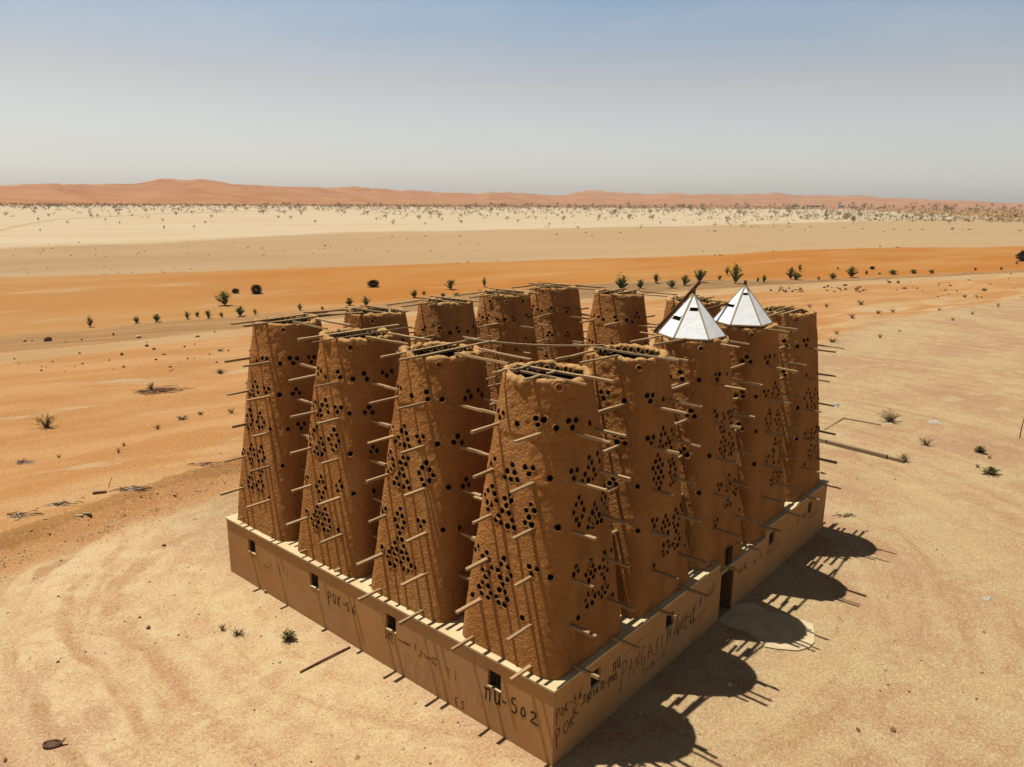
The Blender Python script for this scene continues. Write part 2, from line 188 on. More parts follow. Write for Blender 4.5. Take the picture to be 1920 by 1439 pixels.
(4,1):[(162.4,10.17)]}
GREEN=[(39.5,88.4,2.23,1.86),(32.5,79.9,1.14,0.8),(34.3,79.9,0.68,0.54),(36.3,78.9,1.3,1.3),(38.2,78.6,0.83,0.55),(44.4,77.7,0.94,0.65),(47.1,76.5,0.44,0.44),(52.3,77.2,1.14,1.06),(53.6,75.2,1.36,1.51),(20.1,83.9,1.24,0.68),(24.8,82.4,0.83,0.77),(26.8,81.5,0.97,0.97),(30.5,81.3,0.93,0.8),(32.2,82.1,0.68,0.61),(63.9,76.5,1.22,1.22),(67.2,77.9,0.67,0.67),(67.9,74.4,0.66,0.99),(69.9,73.3,0.67,1.16),(74.6,79.4,1.77,1.59),(80.8,77.6,1.63,0.82),(96.5,60.2,2.55,2.28),(101,59.2,1.58,1.3),(109.7,61.3,1.87,1.28),(105.7,55.7,1.6,1.6),(110.4,55.8,2.12,1.54),(117.4,56.4,2.61,2.2),(123.4,55.3,1.03,0.82),(131.3,57.6,1.73,0.97),(120.2,50.6,3.57,1.98),(126.1,48.8,0.91,0.61),(126,47.6,1.41,1.01),(135.7,46.3,2.31,1.47),(135.5,45.1,1.46,2.09),(152.9,51,1.62,0.81),(139.4,42.1,0.63,0.74),(143.6,40.9,1.28,1.71),(149.3,39,2.18,2.07),(164.2,46.7,0.72,0.48),(158.5,38.8,0.91,0.68),(160.6,36.8,0.57,0.57),(163.5,34.9,1.03,2.06),(168.9,32.2,0.93,1.51),(172.1,29.3,0.93,1.16),(188.8,24,0.74,0.74),(194,19.7,0.74,0.74),(216.8,19.8,0.81,0.68),(38.9,-3.4,0.43,0.66),(35,-4.6,0.43,0.86),(-1.3,10.7,0.32,0.47)]
DARK=[(46.3,97.5,0.74,0.98),(48.5,95.2,1.39,1.47),(66.5,89.4,1.15,1.77),(231.3,20.1,2.86,4),(171.8,41.5,0.73,0.97)]
DRY=[(98.4,28.9,0.55,0.78),(100.2,27.1,0.55,0.86),(105.2,23.8,0.79,1.27),(91,20.6,0.71,0.99),(98.3,19.4,0.59,1.03),(102,18.5,0.6,0.9),(77.7,18.2,0.5,0.63),(72.2,16.8,0.47,1.19),(78.5,13.6,0.49,0.61),(107.4,13.8,0.46,0.61),(129.4,14.8,0.62,0.88),(117.5,8.2,0.63,0.63),(98.2,10.2,0.42,0.56),(84.5,13.1,0.32,0.45),(106.7,9.5,0.37,0.59),(42.4,2.8,0.83,1.58),(38.1,-0.5,0.54,0.82),(33.9,-0.3,0.51,0.83),(38.1,-4,0.23,0.23),(35.7,-3.8,0.22,0.31),(11.5,49.4,0.72,0.68),(18.7,51.9,0.38,1.04),(12.1,38.2,0.42,0.53),(9.1,39.4,0.33,0.88),(6.9,38.3,0.32,0.49),(3,34.9,0.35,0.28),(3.9,36.3,0.23,0.2),(10.5,39.6,0.19,0.53),(23.6,60.8,0.32,0.75),(2.2,44.1,0.92,1.41),(-1.2,37.7,0.25,0.61),(0.5,37.1,0.25,0.25),(-2.3,12.3,0.19,0.47),(-2.5,13,0.1,0.15)]
ROCK=[(13.5,77.5,0.5,0.78),(20.9,73.1,0.4,0.75),(11.7,78.7,0.33,0.44),(19.7,76.6,0.35,0.35),(19.2,67.3,0.27,0.38),(19,65.2,0.21,0.53),(25.4,68.9,0.23,0.58),(15.7,64.8,0.31,0.31),(18.4,61.9,0.15,0.41),(13.5,59.2,0.19,0.29),(16.6,59.6,0.2,0.3),(16.1,55.8,0.14,0.29),(19.7,76.6,0.24,0.29),(119.6,38.2,0.41,0.41),(119.3,40.1,0.38,0.46),(119,38.4,0.4,0.59),(114.9,39.5,0.41,0.53),(116.1,36.7,0.22,0.64),(114.8,37.8,0.33,0.42),(117.8,40.2,0.3,0.82),(119.5,41.8,0.31,0.68),(119,38,0.25,0.8),(116.1,39.6,0.29,0.47),(116.2,38.4,0.23,0.58),(120,42,0.24,0.84),(120.5,38.9,0.36,0.4),(119.2,38.2,0.38,0.5),(118.5,41.3,0.42,0.58),(113.8,38.6,0.39,0.54),(114.2,39.9,0.21,0.54),(115.8,37.1,0.23,0.4),(117.9,38.5,0.24,0.6),(114.1,41.3,0.3,0.69),(114.6,41.5,0.27,0.6),(115.8,40.4,0.32,0.65),(127.8,36.5,0.21,0.48),(131.6,34.7,0.33,0.53),(125.7,32.6,0.36,0.56),(128.9,36.7,0.33,0.45),(128.2,31.5,0.26,0.63),(127.7,35.6,0.25,0.49),(125.4,29.6,0.34,0.57),(126.7,36.6,0.29,0.72),(125.5,33.5,0.35,0.44),(127.1,31.3,0.29,0.58),(131.7,34.6,0.37,0.77),(130.6,31.7,0.31,0.66),(121,34.2,0.2,0.71),(120,32.6,0.22,0.52),(122.9,29.4,0.31,0.65),(123.3,32.6,0.26,0.71),(129.9,31.9,0.34,0.32),(126.9,29.9,0.25,0.58),(126.9,30.9,0.35,0.48),(127.4,34.5,0.25,0.52),(123.8,30.2,0.3,0.64),(127.6,29.8,0.2,0.57),(8,69.6,0.17,0.22),(28.1,70.2,0.21,0.21),(23.2,65.2,0.13,0.19),(7.8,67.9,0.15,0.16),(20.2,69.6,0.18,0.19),(14.2,57.7,0.12,0.24),(18.7,57.7,0.16,0.18),(22,59.9,0.18,0.27),(15.6,54.7,0.08,0.26),(10.8,63,0.09,0.21),(8.9,65.4,0.1,0.21),(21.7,64.4,0.18,0.25),(19.9,54.6,0.17,0.25),(13.2,68.4,0.18,0.3),(14.5,75.6,0.11,0.27),(10.2,66.6,0.11,0.27),(9.5,61.7,0.1,0.15),(9.1,64.9,0.09,0.18),(24.2,60.3,0.15,0.25),(12.6,59.2,0.07,0.2),(13.9,63.3,0.15,0.15),(12.3,78.5,0.12,0.3),(15.9,54.9,0.11,0.2),(8.3,63.7,0.16,0.28),(16.2,55.8,0.13,0.26),(11.7,63.7,0.15,0.24),(19.4,57.8,0.1,0.16),(16.2,75.9,0.19,0.26),(133.9,25.1,0.47,0.95),(143.7,28.7,0.51,0.71),(143.5,30.2,0.41,0.71),(138.4,19.5,0.38,0.66),(141.8,14.1,0.47,0.75),(156.3,19.3,0.41,0.62),(145,20.1,0.29,0.49),(131.9,12.8,0.24,0.49),(135.2,17.1,0.27,0.37),(130.3,13.1,0.16,0.24),(128.6,17.5,0.2,0.29),(156.7,11,0.22,0.28),(124.5,17.7,0.19,0.45),(182.5,16.1,0.29,0.35),(130.5,17.3,0.18,0.45),(136.6,23.7,0.25,0.42),(131.5,21.6,0.16,0.34),(151.1,14.8,0.16,0.48),(171.6,14.8,0.32,0.28),(149.4,10.6,0.18,0.3),(147,22.4,0.23,0.43),(148.4,31.9,0.18,0.57),(131,25.6,0.15,0.45),(143.7,21.8,0.26,0.35),(131.7,13.4,0.23,0.41),(132.4,13.7,0.14,0.53),(128.2,17.7,0.14,0.31)]
PLAIN=[(108.3,191.5,0.33,0.91),(127.9,188.1,0.42,0.75),(107,177.8,0.26,0.92),(94.2,167.8,0.23,1.04),(83,185.1,0.25,0.42),(84.1,176.6,0.3,0.56),(74.4,195,0.35,0.49),(58.6,196.5,0.27,0.79),(171.5,213.1,0.4,0.65),(171.4,199.4,0.4,0.7),(181.8,219.8,0.32,1.55),(155,203.8,0.33,0.62),(194.6,215.2,0.32,1.54),(205.6,206.9,0.52,1.43),(248.6,191.3,0.54,1),(271.9,192.6,0.51,1.6),(249.5,173.6,0.39,1.47),(285.3,182.8,0.58,1.36),(343.2,169,0.59,0.83),(395.4,139.9,0.54,1.29),(448.7,156.2,0.6,2.4),(448.8,137.3,0.78,1.01),(411.7,105.2,0.59,1.09),(448.9,110.7,0.65,2.32),(448.9,102.3,0.48,1.44),(464.8,99.7,0.56,1.95),(490.9,90.4,0.74,0.99),(477.4,82.3,0.51,1.44),(490.9,81.5,0.78,2.07),(499.5,58.4,0.65,2.33),(441.4,124.5,0.58,2.08),(377.2,144.9,0.49,1.18),(340.2,163.8,0.66,1.86),(198.1,97,0.35,0.61),(205.8,78.7,0.29,1.19),(227.7,71.7,0.33,0.53),(250.6,68.5,0.31,1.04),(259.5,64.5,0.43,0.93),(258,58.8,0.31,1.21),(126.7,116,0.24,0.57),(112.9,116,0.27,0.69),(116.9,116.4,0.31,0.67),(184.3,86.5,0.33,0.78),(185.4,85.5,0.33,1.11),(186,85,0.24,1.11),(147.8,161.2,0.2,0.55),(129.8,191.3,0.23,0.51),(136.7,150.2,0.29,0.57),(120.1,177.8,0.26,0.36),(169,162.2,0.35,0.68),(124.5,166.3,0.27,0.46),(57.4,215.9,0.25,0.42),(126.1,135,0.22,0.47),(67.7,200.4,0.19,0.41),(165.1,167,0.36,0.64),(64.4,197,0.24,0.59),(93.6,210.9,0.2,0.37),(105.2,193.8,0.19,0.4),(114.8,218.8,0.21,0.68),(62.8,227.9,0.32,0.34),(98.9,217.1,0.32,0.57),(55.6,208.2,0.29,0.59),(62.9,186.6,0.24,0.41),(60.3,220.9,0.18,0.34),(106.9,164.3,0.26,0.48),(120.8,144.5,0.17,0.59),(127.2,157.8,0.24,0.65),(48.5,204.8,0.23,0.49),(117.8,177,0.23,0.42),(80.3,250.2,0.34,0.82),(126.8,183.9,0.26,0.72),(101.3,197.5,0.31,0.44),(64.9,227.7,0.31,0.74),(67,196.8,0.18,0.54),(70.3,238.7,0.31,0.37),(107,197,0.34,0.68),(68.3,182.2,0.24,0.32),(71.9,190.4,0.29,0.29),(118.4,200.9,0.31,0.33),(123,166.9,0.28,0.52),(106.4,158.8,0.18,0.42),(72.1,216.6,0.27,0.48),(152,192.7,0.24,0.43),(59,216.4,0.27,0.43),(126.3,179.2,0.28,0.34),(98.5,231.1,0.33,0.67),(121.9,142.1,0.25,0.34),(77.4,198,0.27,0.59),(70.5,247.2,0.31,0.36),(103.1,192,0.31,0.35),(62.5,143.5,0.19,0.42),(55.1,140,0.18,0.72),(56.8,144.2,0.19,0.39),(61.7,149.2,0.18,0.6),(42.7,164.8,0.2,0.68),(51.3,145.2,0.16,0.57),(48.8,145.8,0.13,0.74),(38.7,165.8,0.21,0.45),(51.2,158.4,0.21,0.43),(50.9,154,0.15,0.63),(45.7,144.4,0.16,0.67),(36.2,155.7,0.17,0.46)]
TREES=[(1066.3,795.1,6.55,5.8),(1140.6,231.8,7.07,5.29),(2168,579.8,7.85,6.46),(761.3,234.6,4.6,4.38),(724.2,755.6,4.88,3.49),(302.5,633.2,2.95,2.58),(600.6,829.2,3.41,3.71),(1169.3,452.9,5.03,5.19),(540.6,978.5,4.26,4.62),(379.5,486,2.53,2.28),(1734.6,398,8.78,9.05),(2673.9,565.5,8.21,7.05),(409.9,1004.6,3.33,3.65),(672.9,224.4,5.24,4.42),(754.3,240.7,5.74,4.38),(1057.6,880.8,5.53,5.62),(464.4,963.7,3.79,4.13),(319,836.5,3.17,2.31),(2174.3,292.1,11.69,8.94),(647.4,997.5,5.13,5.13),(2034.3,598.6,11.15,10.82),(539.5,442,3.39,3.29),(437.8,592.9,3,3.12),(641.7,196.9,4.54,4.61),(559.1,648.8,4.02,3.24),(2413.6,277,7.79,6.47),(456.4,896,3.71,3.1),(581.5,784.2,4.36,4.66),(381.4,483.9,4.01,3.71),(659.3,684.6,4.44,3.58),(183.8,512,2.82,2.22),(490.2,973.4,2.99,2.66),(273.1,557.2,3.33,2.39),(674.5,259.4,3.83,3.32),(1215.4,657.2,7.78,7),(260.5,311.4,2.38,2.07),(239.5,352.5,2.19,1.54),(963.4,917.8,6.76,5.27),(740.2,914.8,5.34,5.32),(269.2,900.1,3.53,2.65),(2646.9,396.7,10.08,7.8),(471.1,498,3.84,4.13),(901.6,583,6.42,4.88),(2514.2,535.1,10.32,7.94),(315.2,794,4.07,3.53),(747.6,204.7,4.13,4.45),(1410.2,336.2,8.81,9),(411.6,1086.9,4.45,4.49),(648.8,984,3.52,2.99),(1034.8,490.4,4.33,4.55),(1320.3,712.4,6.15,6.03),(1835.8,471,6.32,5.01),(677.6,824.9,5.8,4.66),(281.7,622.8,2.99,2.79),(1755.8,475,7.39,6.86),(714.5,966.7,4.46,4.2),(396.4,975.4,4.59,3.63),(2295.5,295.1,11.1,11.65),(267.2,1076.5,3.99,2.95),(770.7,786.4,4.46,3.84),(651.7,386.9,5.23,5.21),(636.2,325.1,4.31,3.24),(951.9,529.5,4.94,4.86),(623.9,407.9,5.6,5.18),(1255.6,920,5.43,5.53),(184.5,503.3,2.58,1.95),(841.3,282.2,5.74,4.6),(729.8,226.3,4.39,4.09),(1288.8,682.1,6.14,5.73),(2555.2,448,12.51,13.04),(389.7,836.1,2.87,2.59),(808.6,712.6,5.83,5.06),(1302,825.9,9.75,9.76),(1537.7,707.3,9.03,7.44),(221.9,737.1,2.36,1.67),(760.3,954.8,5.29,4.45),(428.1,873.7,3.33,2.65),(187.9,623.5,3.1,3.09),(1687.2,207.6,9.02,6.35),(335.8,351.6,2.19,1.84),(1257.8,202,7.21,5.59),(973,244.9,4.49,3.68),(1178.7,150.3,5.28,3.72),(1760.3,787.1,9.88,9.13),(749.2,421.6,5.03,4.8),(479.3,721.9,3.99,3.21),(853.4,904.7,4.34,3.24),(1526.6,760.5,8.25,8.03),(1492.9,439,9.29,10.21),(1960,428.3,8.68,7.24),(580,954.4,4.8,4.87),(765.9,543,5.18,4.05),(1297.6,393.1,8.48,8.47),(755.1,195.6,4.02,3.52),(1035,852,7.51,5.51),(2023.4,657.5,12.3,10.73),(2065.6,540.5,8.26,7.61),(1273.9,195.3,4.71,4.23),(331.5,402.5,3.39,2.68),(574.8,778.5,4.41,3.26),(1408.6,382.4,8.58,8.29),(704.9,463.9,3.46,3.74),(2330.7,719.6,13.82,14.16),(1271.2,453.3,5.09,5.22),(2116.5,607.8,8.87,6.94),(311.3,310.3,2.3,1.98),(680.9,1012.2,3.69,3.52),(812,310.7,5.78,6.08),(1414.5,280.3,6.56,6.58),(2455.6,394.6,13.94,11.94),(610.6,645.6,2.98,2.44),(1912.4,778.5,7.84,8.21),(1764,550.8,9.31,6.64),(565.5,559.5,3.39,2.38),(597.6,660.4,3.31,2.7),(789.7,711.1,3.37,3.04),(410.6,496.6,2.44,1.99),(317.2,602.4,3.22,2.44),(1465.3,361.4,8.93,6.68),(150.6,558.8,2.94,3.02),(266.3,885.2,4.16,3.95),(828.1,1006.3,5.89,4.41),(478.1,548.6,3.13,2.62),(634.4,955.2,5.15,4.02),(474.3,298.6,3.08,3.05),(959.8,768.3,4.1,3.31),(468.9,675.1,3.38,3.57),(1286.5,569.5,6.98,6.45),(304.2,953.1,4.58,3.67),(857.4,592.5,5.88,5.29),(3031.5,578.8,15.72,16.21),(746.5,219.2,5.41,5.59),(2911.7,368.9,11.58,10.24),(616.8,964.7,5.37,4.74),(1251.2,686.5,6.35,6.45),(711.2,784.2,3.85,3.98),(1640,564,9,6.45),(1037.2,949.6,5.5,5.51),(476.3,784.2,4.74,5.14),(133.9,450.2,2.37,1.67),(1061.5,741.8,8.25,5.81),(747.2,277.2,4.56,4.55),(417.6,340.3,2.51,2.41),(248.6,914.1,2.52,1.86),(1391.5,505.4,8.82,6.77),(908.7,299.4,5.39,4.56),(483.5,987.9,4.65,4.13),(1668.5,739.6,7.6,8.19),(694.1,622,5.56,4.12),(865.1,624.7,4.56,4.57),(2260.8,614.7,9.07,7.87),(1336,491.7,5.79,5.2),(1378.6,526.2,8.72,9.37),(849.7,550.2,5.53,5.02),(862.7,726.6,5.72,4.89),(408.7,559.1,2.85,2.77),(447,664.3,4.1,3.58),(900.3,474.6,5.97,5.05),(3692.7,468.9,18.93,19.61),(2736.3,654.3,14.04,12.11),(497.2,529.9,3.03,2.74),(2200.5,432.1,11.71,10.87),(1263,720.2,8.51,6.23),(2712.8,608.2,11.82,11.91),(961.1,508.9,7.15,6.32),(475.7,279.3,4.32,3.08),(287.7,794.4,3.28,2.68),(799.4,758.5,4.94,3.74),(510.9,887.8,5.21,4.98),(2249.5,262.3,10.61,8.54),(2239.9,319.1,7.17,6.91),(640.5,746.4,3.45,2.66),(570.7,893.8,5.8,5.88),(2268.6,452.2,7.32,6.93),(1569.6,336.3,9.1,9.33),(1434.1,662.1,6.54,4.86),(916.5,467.7,6.8,4.79),(426.8,661.6,3.94,4.21),(502.3,1000.9,4.2,2.96),(475.7,735.5,3.76,3.33),(1589.5,577.4,5.95,6.05),(540.9,631,4.3,4.51),(1557.9,561.3,6.44,5.97),(208.9,578.9,3.18,2.28),(1703,234.5,8.48,7.15),(604.8,937.5,5.6,5.12),(489.3,289.6,2.85,2.59),(1144.9,173.6,4.62,3.5),(322,847.8,3.15,2.27),(867,899.5,3.76,2.95),(1082.8,371.4,5.32,4.24),(2292.6,497.3,12.31,10.17),(488.1,744.3,4.17,4.26),(236.1,954.7,4.23,3.8),(715.7,756.8,3.6,2.53),(695.8,945.4,5.8,6.21),(1151.3,876.5,4.44,3.96),(288.9,1108.2,3.36,3.02),(1891.2,735.6,7.28,7.42),(251.4,638.1,3.04,2.73),(260.9,656.1,3.2,3.18),(2043.2,228.6,9.86,10.05),(837.3,658,5.19,4.37),(1382.8,247.5,7.97,8.55),(1973.2,333.5,9.76,8.19),(423.9,455.7,3.66,3.82),(983.6,222.2,4.61,4.19),(268.9,978.5,3.69,3.44),(1157.4,135.2,5.33,4.88),(626.1,573.3,4.64,3.84),(243,520.8,3.32,3.19),(726.4,518.2,4.7,4.99),(1019.5,851.5,6.61,6.36),(613.2,887.3,3.96,4.01),(750.8,734.1,4.46,3.77),(3157.4,394,9.85,9.91),(1260.8,490.4,7.24,7.49),(943.2,726.5,4.04,4.37),(404.1,703.5,3.17,2.6),(399.5,1031.7,4.34,3.83),(863.6,631.9,3.95,3.98),(469.8,786.4,4.37,3.73),(1338.7,264.3,6.55,5.11),(311.9,912.9,2.65,2.74),(1466.9,423.3,5.26,4.99),(1247.8,679.7,6.48,5.75),(2971.9,586.8,10.9,9.56),(386.8,520.6,2.74,2.88),(1315.7,365,7.11,6.22),(1347.6,689.5,8.61,7.6),(636.3,1015.7,3.93,3.36),(909.9,119.3,5.74,5.28),(933.4,134,3.98,3.28),(3696.4,421.8,15.81,12.52),(1233.3,172.1,5.63,4.25),(723.6,673.5,3.73,3.54),(992,710.7,5.68,5.84),(803.9,766.7,5.09,4.68),(332.8,556.6,4.02,3.33),(1014.8,929.5,6.9,5.82),(902.6,713.6,4.17,3.92),(1012.1,751.6,4.96,5.11),(323.4,821.7,2.86,3.06),(1198.5,458.1,5.55,5.53),(1896.7,376.9,6.95,6.86),(508.6,790,3.04,2.6),(815.3,174.4,5.69,6.13),(1879.6,717.2,7.45,7.09),(268.9,1043.5,4.86,4.31),(1674.9,662.4,9.08,6.8),(767,445.9,3.66,3.6),(1294.8,683.9,7.03,5.7),(169.5,696.1,2.18,2.04),(1290,396.4,5.68,4.57),(1343.2,494.5,7.33,6.73),(1367.4,695.8,8.35,7.28),(272.4,439.8,2.35,2.43),(636.1,616.3,5.17,5.16),(683.9,667.2,5.45,5.02),(968.5,585.4,5.54,5.26),(3540.3,458.8,13.41,13.14),(952.7,865,5.66,6.15),(184.8,416.3,2.03,1.64),(1796.7,535.2,7.2,5.11),(2724,297.4,11.15,8.15),(213.5,542.6,2.83,2.15),(1698.6,250.3,8.8,8.41),(1527,630.8,7.19,6),(2257.9,549.1,11.91,8.6),(1683.2,481.4,7.51,7.12),(657,292.2,4.94,3.68),(736.9,295.6,5.57,5.61),(1619.1,567,7.5,6.37),(1757.1,361.8,10.78,8.65),(1114.7,265.6,6.02,4.61),(337.3,533,3.3,3.3),(627.1,1022.4,4.82,4.17),(1449.8,838.5,5.73,5.42),(1723.1,653,8.85,8.54),(918,163,4.58,4.07),(445.3,568.6,2.7,2.93),(943.4,906,5.13,3.75),(165.7,529.4,2.68,2.01),(132.8,406.6,1.84,1.32),(226.6,742.6,3.23,3.23),(94.7,327.4,1.46,0.83),(182.8,507.2,2,1.34),(162.4,436.1,2.04,1.17),(306.9,773.3,4.13,3.1),(149.7,387.3,1.85,1.05),(265.8,617.7,3.83,2.98),(139.8,319.4,2.06,1.14),(212.9,520.1,2.13,1.78),(296.8,626.7,4.46,2.67),(374.1,671.4,5.56,3.54),(239.1,464.5,2.75,2.41),(157.3,327.6,1.45,1.21),(327.3,552.8,3.43,2.57),(337.3,510.7,4.57,3.32),(339.4,567.8,3.09,2.65),(335,372.5,3.17,3.17),(373.8,393.6,3.82,3.82),(267.6,294,1.98,1.13),(484.2,304.2,4.79,3.59),(526.8,347.8,5.29,4.85),(386.7,292.4,3.44,2.75),(319.5,251,2.33,1.16),(462.3,316.2,3.54,3.54),(530.9,248.4,3.59,3.99),(803.8,406.8,7.31,6.1),(684.7,309.4,7.07,5.05),(517.1,153.6,6.29,2.8),(598.1,114.3,4.11,3.36),(462.5,84.6,2.03,2.32),(702.3,167.7,4.96,4.51),(959.7,285.2,7,8.9),(716.3,159.9,5.46,5.46),(1349,272.1,9.97,14.96),(1162.8,199.3,8.43,8.43),(859.2,763.9,7.17,17.53),(1086.8,835.5,8.51,7.57),(186.5,372.9,1.93,1.38),(269.6,421.7,2.39,2.39),(344.5,294.9,2.26,1.94),(380,334,2.87,2.15)]

# ------------------------------------------------------------------ ground shape
UD=(0.9594,-0.2820); VD=(0.2820,0.9594)
def uv(x,y): return x*UD[0]+y*UD[1], x*VD[0]+y*VD[1]
def sst(a,b,x):
    t=np.clip((x-a)/(b-a),0,1); return t*t*(3-2*t)
BERM=[(-60,7),(-20,18.5),(-12.8,22.5),(-9.7,23.5),(-6,25.3),(-1.6,28.5),(4,30)]
def ground_z(x,y):
    x=np.asarray(x,float);y=np.asarray(y,float); u,v=uv(x,y)
    vb=np.interp(u,[p[0] for p in BERM],[p[1] for p in BERM])+0.25*vnoise(u*.9,v*.2,0,5)
    d=v-vb; near=1-sst(1.0,5.0,u)
    step=0.5*sst(-0.05,0.30,d)*(1-sst(2,16,d))*near
    pile=0.12*np.exp(-((d+0.9)/0.7)**2)*near*(0.6+0.6*vnoise(u*1.4,v*1.4,0,9))
    far=sst(26,46,v)+sst(24,40,u)*(1-sst(26,46,v)); far=np.clip(far,0,1)
    band=sst(34,44,v)*(1-sst(62,70,v))
    z=far*0.10*vnoise(x/9,y/9,0,1)+band*0.35*(vnoise(u/14,v/6,0,2)+0.5*vnoise(u/5,v/3,0,3))
    dune=sst(86,104,v)*(1-sst(125,146,v)); z=z+dune*(0.9*(vnoise(u/45,v/20,0,4)+0.8)+0.15*vnoise(u/9,v/7,0,6))
    z=z+0.012*vnoise(x*1.3,y*1.3,0,7)*sst(-1,1,np.hypot(x-10,y-8)-14)
    r=np.hypot(x-10,y-8); z=z*(1-sst(250,420,r))
    return z+step+pile
def gz(x,y): return float(ground_z(np.array([x]),np.array([y]))[0])
# ------------------------------------------------------------------ ground material
def piece(t,u,pts,u0=-120,u1=1300,v0=0,v1=1300):
    f=t.lin(u,u0,u1,0,1); r=t.n('ShaderNodeValToRGB'); t.l(f,r.inputs[0]); cr=r.color_ramp; cr.interpolation='LINEAR'
    P=[((a-u0)/(u1-u0),(b-v0)/(v1-v0)) for a,b in pts]
    while len(cr.elements)<len(P): cr.elements.new(0.5)
    for e,(a,b) in zip(cr.elements,P): e.position=a
    for e,(a,b) in zip(cr.elements,P): e.color=(b,b,b,1)
    return t.lin(r.outputs[0],0,1,v0,v1)
def ground_mat():
    t=NT('desert_sand'); P=t.pos(); sp=t.n('ShaderNodeSeparateXYZ'); t.l(P,sp.inputs[0]); X,Y=sp.outputs[0],sp.outputs[1]
    U=t.math('ADD',t.math('MULTIPLY',X,UD[0]),t.math('MULTIPLY',Y,UD[1])); V=t.math('ADD',t.math('MULTIPLY',X,VD[0]),t.math('MULTIPLY',Y,VD[1]))
    cm=t.n('ShaderNodeCombineXYZ'); t.l(U,cm.inputs[0]); t.l(V,cm.inputs[1]); UVv=cm.outputs[0]
    n1=t.noise(0.12,5,0.6,P); n2=t.noise(0.9,6,0.62,P); n3=t.noise(9.0,5,0.65,P); nbig=t.noise(0.02,4,0.55,P)
    str1=t.noise(0.25,6,0.6,t.vscale(UVv,(0.28,1.0,1.0))); strf=t.noise(0.03,6,0.65,t.vscale(UVv,(0.25,1.0,1.0)))
    wob=t.math('MULTIPLY',t.math('SUBTRACT',n1,0.5),5.0); wf=t.math('MULTIPLY',t.math('SUBTRACT',t.noise(0.012,6,0.6,P),0.5),60.0)
    # colours (albedo)
    YARD=(0.74,0.575,0.355); YARDP=(0.64,0.41,0.265); PALE=(0.70,0.55,0.33); ORA=(0.60,0.305,0.12); ORB=(0.68,0.39,0.18)
    TRK=(0.60,0.39,0.20); DRK=(0.30,0.18,0.09); DUN=(0.58,0.235,0.05); TAN=(0.53,0.35,0.20); PLAYA=(0.78,0.65,0.485)
    # yard
    n2b=t.noise(2.6,8,.78,P); fy=t.step(t.math('ADD',t.math('ADD',t.math('MULTIPLY',n1,0.45),t.math('MULTIPLY',n2,0.25)),t.math('MULTIPLY',n2b,.3)),0.45,0.56); yard=t.mix(fy,YARDP,YARD)
    fp=t.math('MULTIPLY',t.step(t.noise(0.35,5,0.6,P,0.6),0.52,0.66),0.7); yard=t.mix(fp,yard,(0.78,0.63,0.41))
    # near wall on the left side lighter yellow sand
    lft=t.math('MULTIPLY',t.step(X,0.5,-1.0),t.step(t.math('ADD',X,t.math('MULTIPLY',t.math('SUBTRACT',n1,0.5),9)),-9.5,-4.5)); yard=t.mix(t.math('MULTIPLY',lft,0.85),yard,t.mix(t.step(n2,.36,.60),(0.72,0.50,0.29),(0.82,0.65,0.40)))
    mot=t.step(t.noise(1.7,6,.68,P,.5),.44,.60); yard=t.mix(t.math('MULTIPLY',mot,.35),yard,(0.66,0.42,0.255))
    ddx=t.math('MAXIMUM',t.math('SUBTRACT',t.math('ABSOLUTE',t.math('SUBTRACT',X,10.46)),8.5),0); ddy=t.math('MAXIMUM',t.math('SUBTRACT',t.math('ABSOLUTE',t.math('SUBTRACT',Y,8.4)),6.4),0)
    dd=t.math('ADD',t.math('SQRT',t.math('ADD',t.math('POWER',ddx,2),t.math('POWER',ddy,2))),t.math('MULTIPLY',t.math('SUBTRACT',t.noise(.18,3,.5,P),.5),2.5)); brk=t.math('MULTIPLY',t.step(t.math('ADD',t.math('MULTIPLY',t.noise(.5,4,.6,P),.6),t.math('MULTIPLY',n2b,.4)),.42,.56),t.step(X,5,-2))
    for R0,W0,S0,C0 in ((9.6,1.6,.8,(0.84,0.65,0.42)),(6.9,.55,.8,(0.60,0.35,0.20)),(8.6,.32,.85,(0.58,0.335,0.19)),(10.4,.35,.8,(0.53,0.31,0.17)),(5.6,.3,.35,(0.56,0.34,0.19)),(11.6,.5,.5,(0.54,0.32,0.18)),(12.8,1.2,.4,(0.86,0.66,0.43))):
        yard=t.mix(t.math('MULTIPLY',t.math('MULTIPLY',t.step(t.math('ABSOLUTE',t.math('SUBTRACT',dd,R0)),W0,W0*.35),brk),S0),yard,C0)
    # wheel-track arcs about the building
    ang=t.math('ARCTAN2',t.math('SUBTRACT',Y,10.0),t.math('SUBTRACT',X,10.0)); rad=t.math('SQRT',t.math('ADD',t.math('POWER',t.math('SUBTRACT',X,10.0),2),t.math('POWER',t.math('SUBTRACT',Y,10.0),2)))
    cr=t.n('ShaderNodeCombineXYZ'); t.l(t.math('MULTIPLY',rad,0.8),cr.inputs[0]); t.l(t.math('MULTIPLY',ang,1.3),cr.inputs[1])
    arc=t.noise(1.0,5,0.6,cr.outputs[0]); yard=t.mix(t.math('MULTIPLY',t.step(arc,0.50,0.62),0.45),yard,(0.80,0.61,0.38)); yard=t.mix(t.math('MULTIPLY',t.step(arc,0.44,0.34),0.55),yard,(0.60,0.36,0.20))
    yard=t.mix(t.math('MULTIPLY',t.step(X,-1.5,4),1.0),yard,t.mix(1.0,yard,(.87,.86,.82),'MULTIPLY'))
    # orange sand beyond
    ob=t.mix(t.step(str1,0.38,0.62),ORA,ORB); ob=t.mix(t.math('MULTIPLY',t.step(t.noise(0.22,6,0.7,t.vscale(UVv,(0.35,1.3,1.0))),0.57,0.66),0.75),ob,(0.68,0.52,0.33))
    rim=t.mix(t.math('MULTIPLY',t.step(str1,0.46,0.64),t.lin(U,0,50,.25,.8)),ob,PALE)
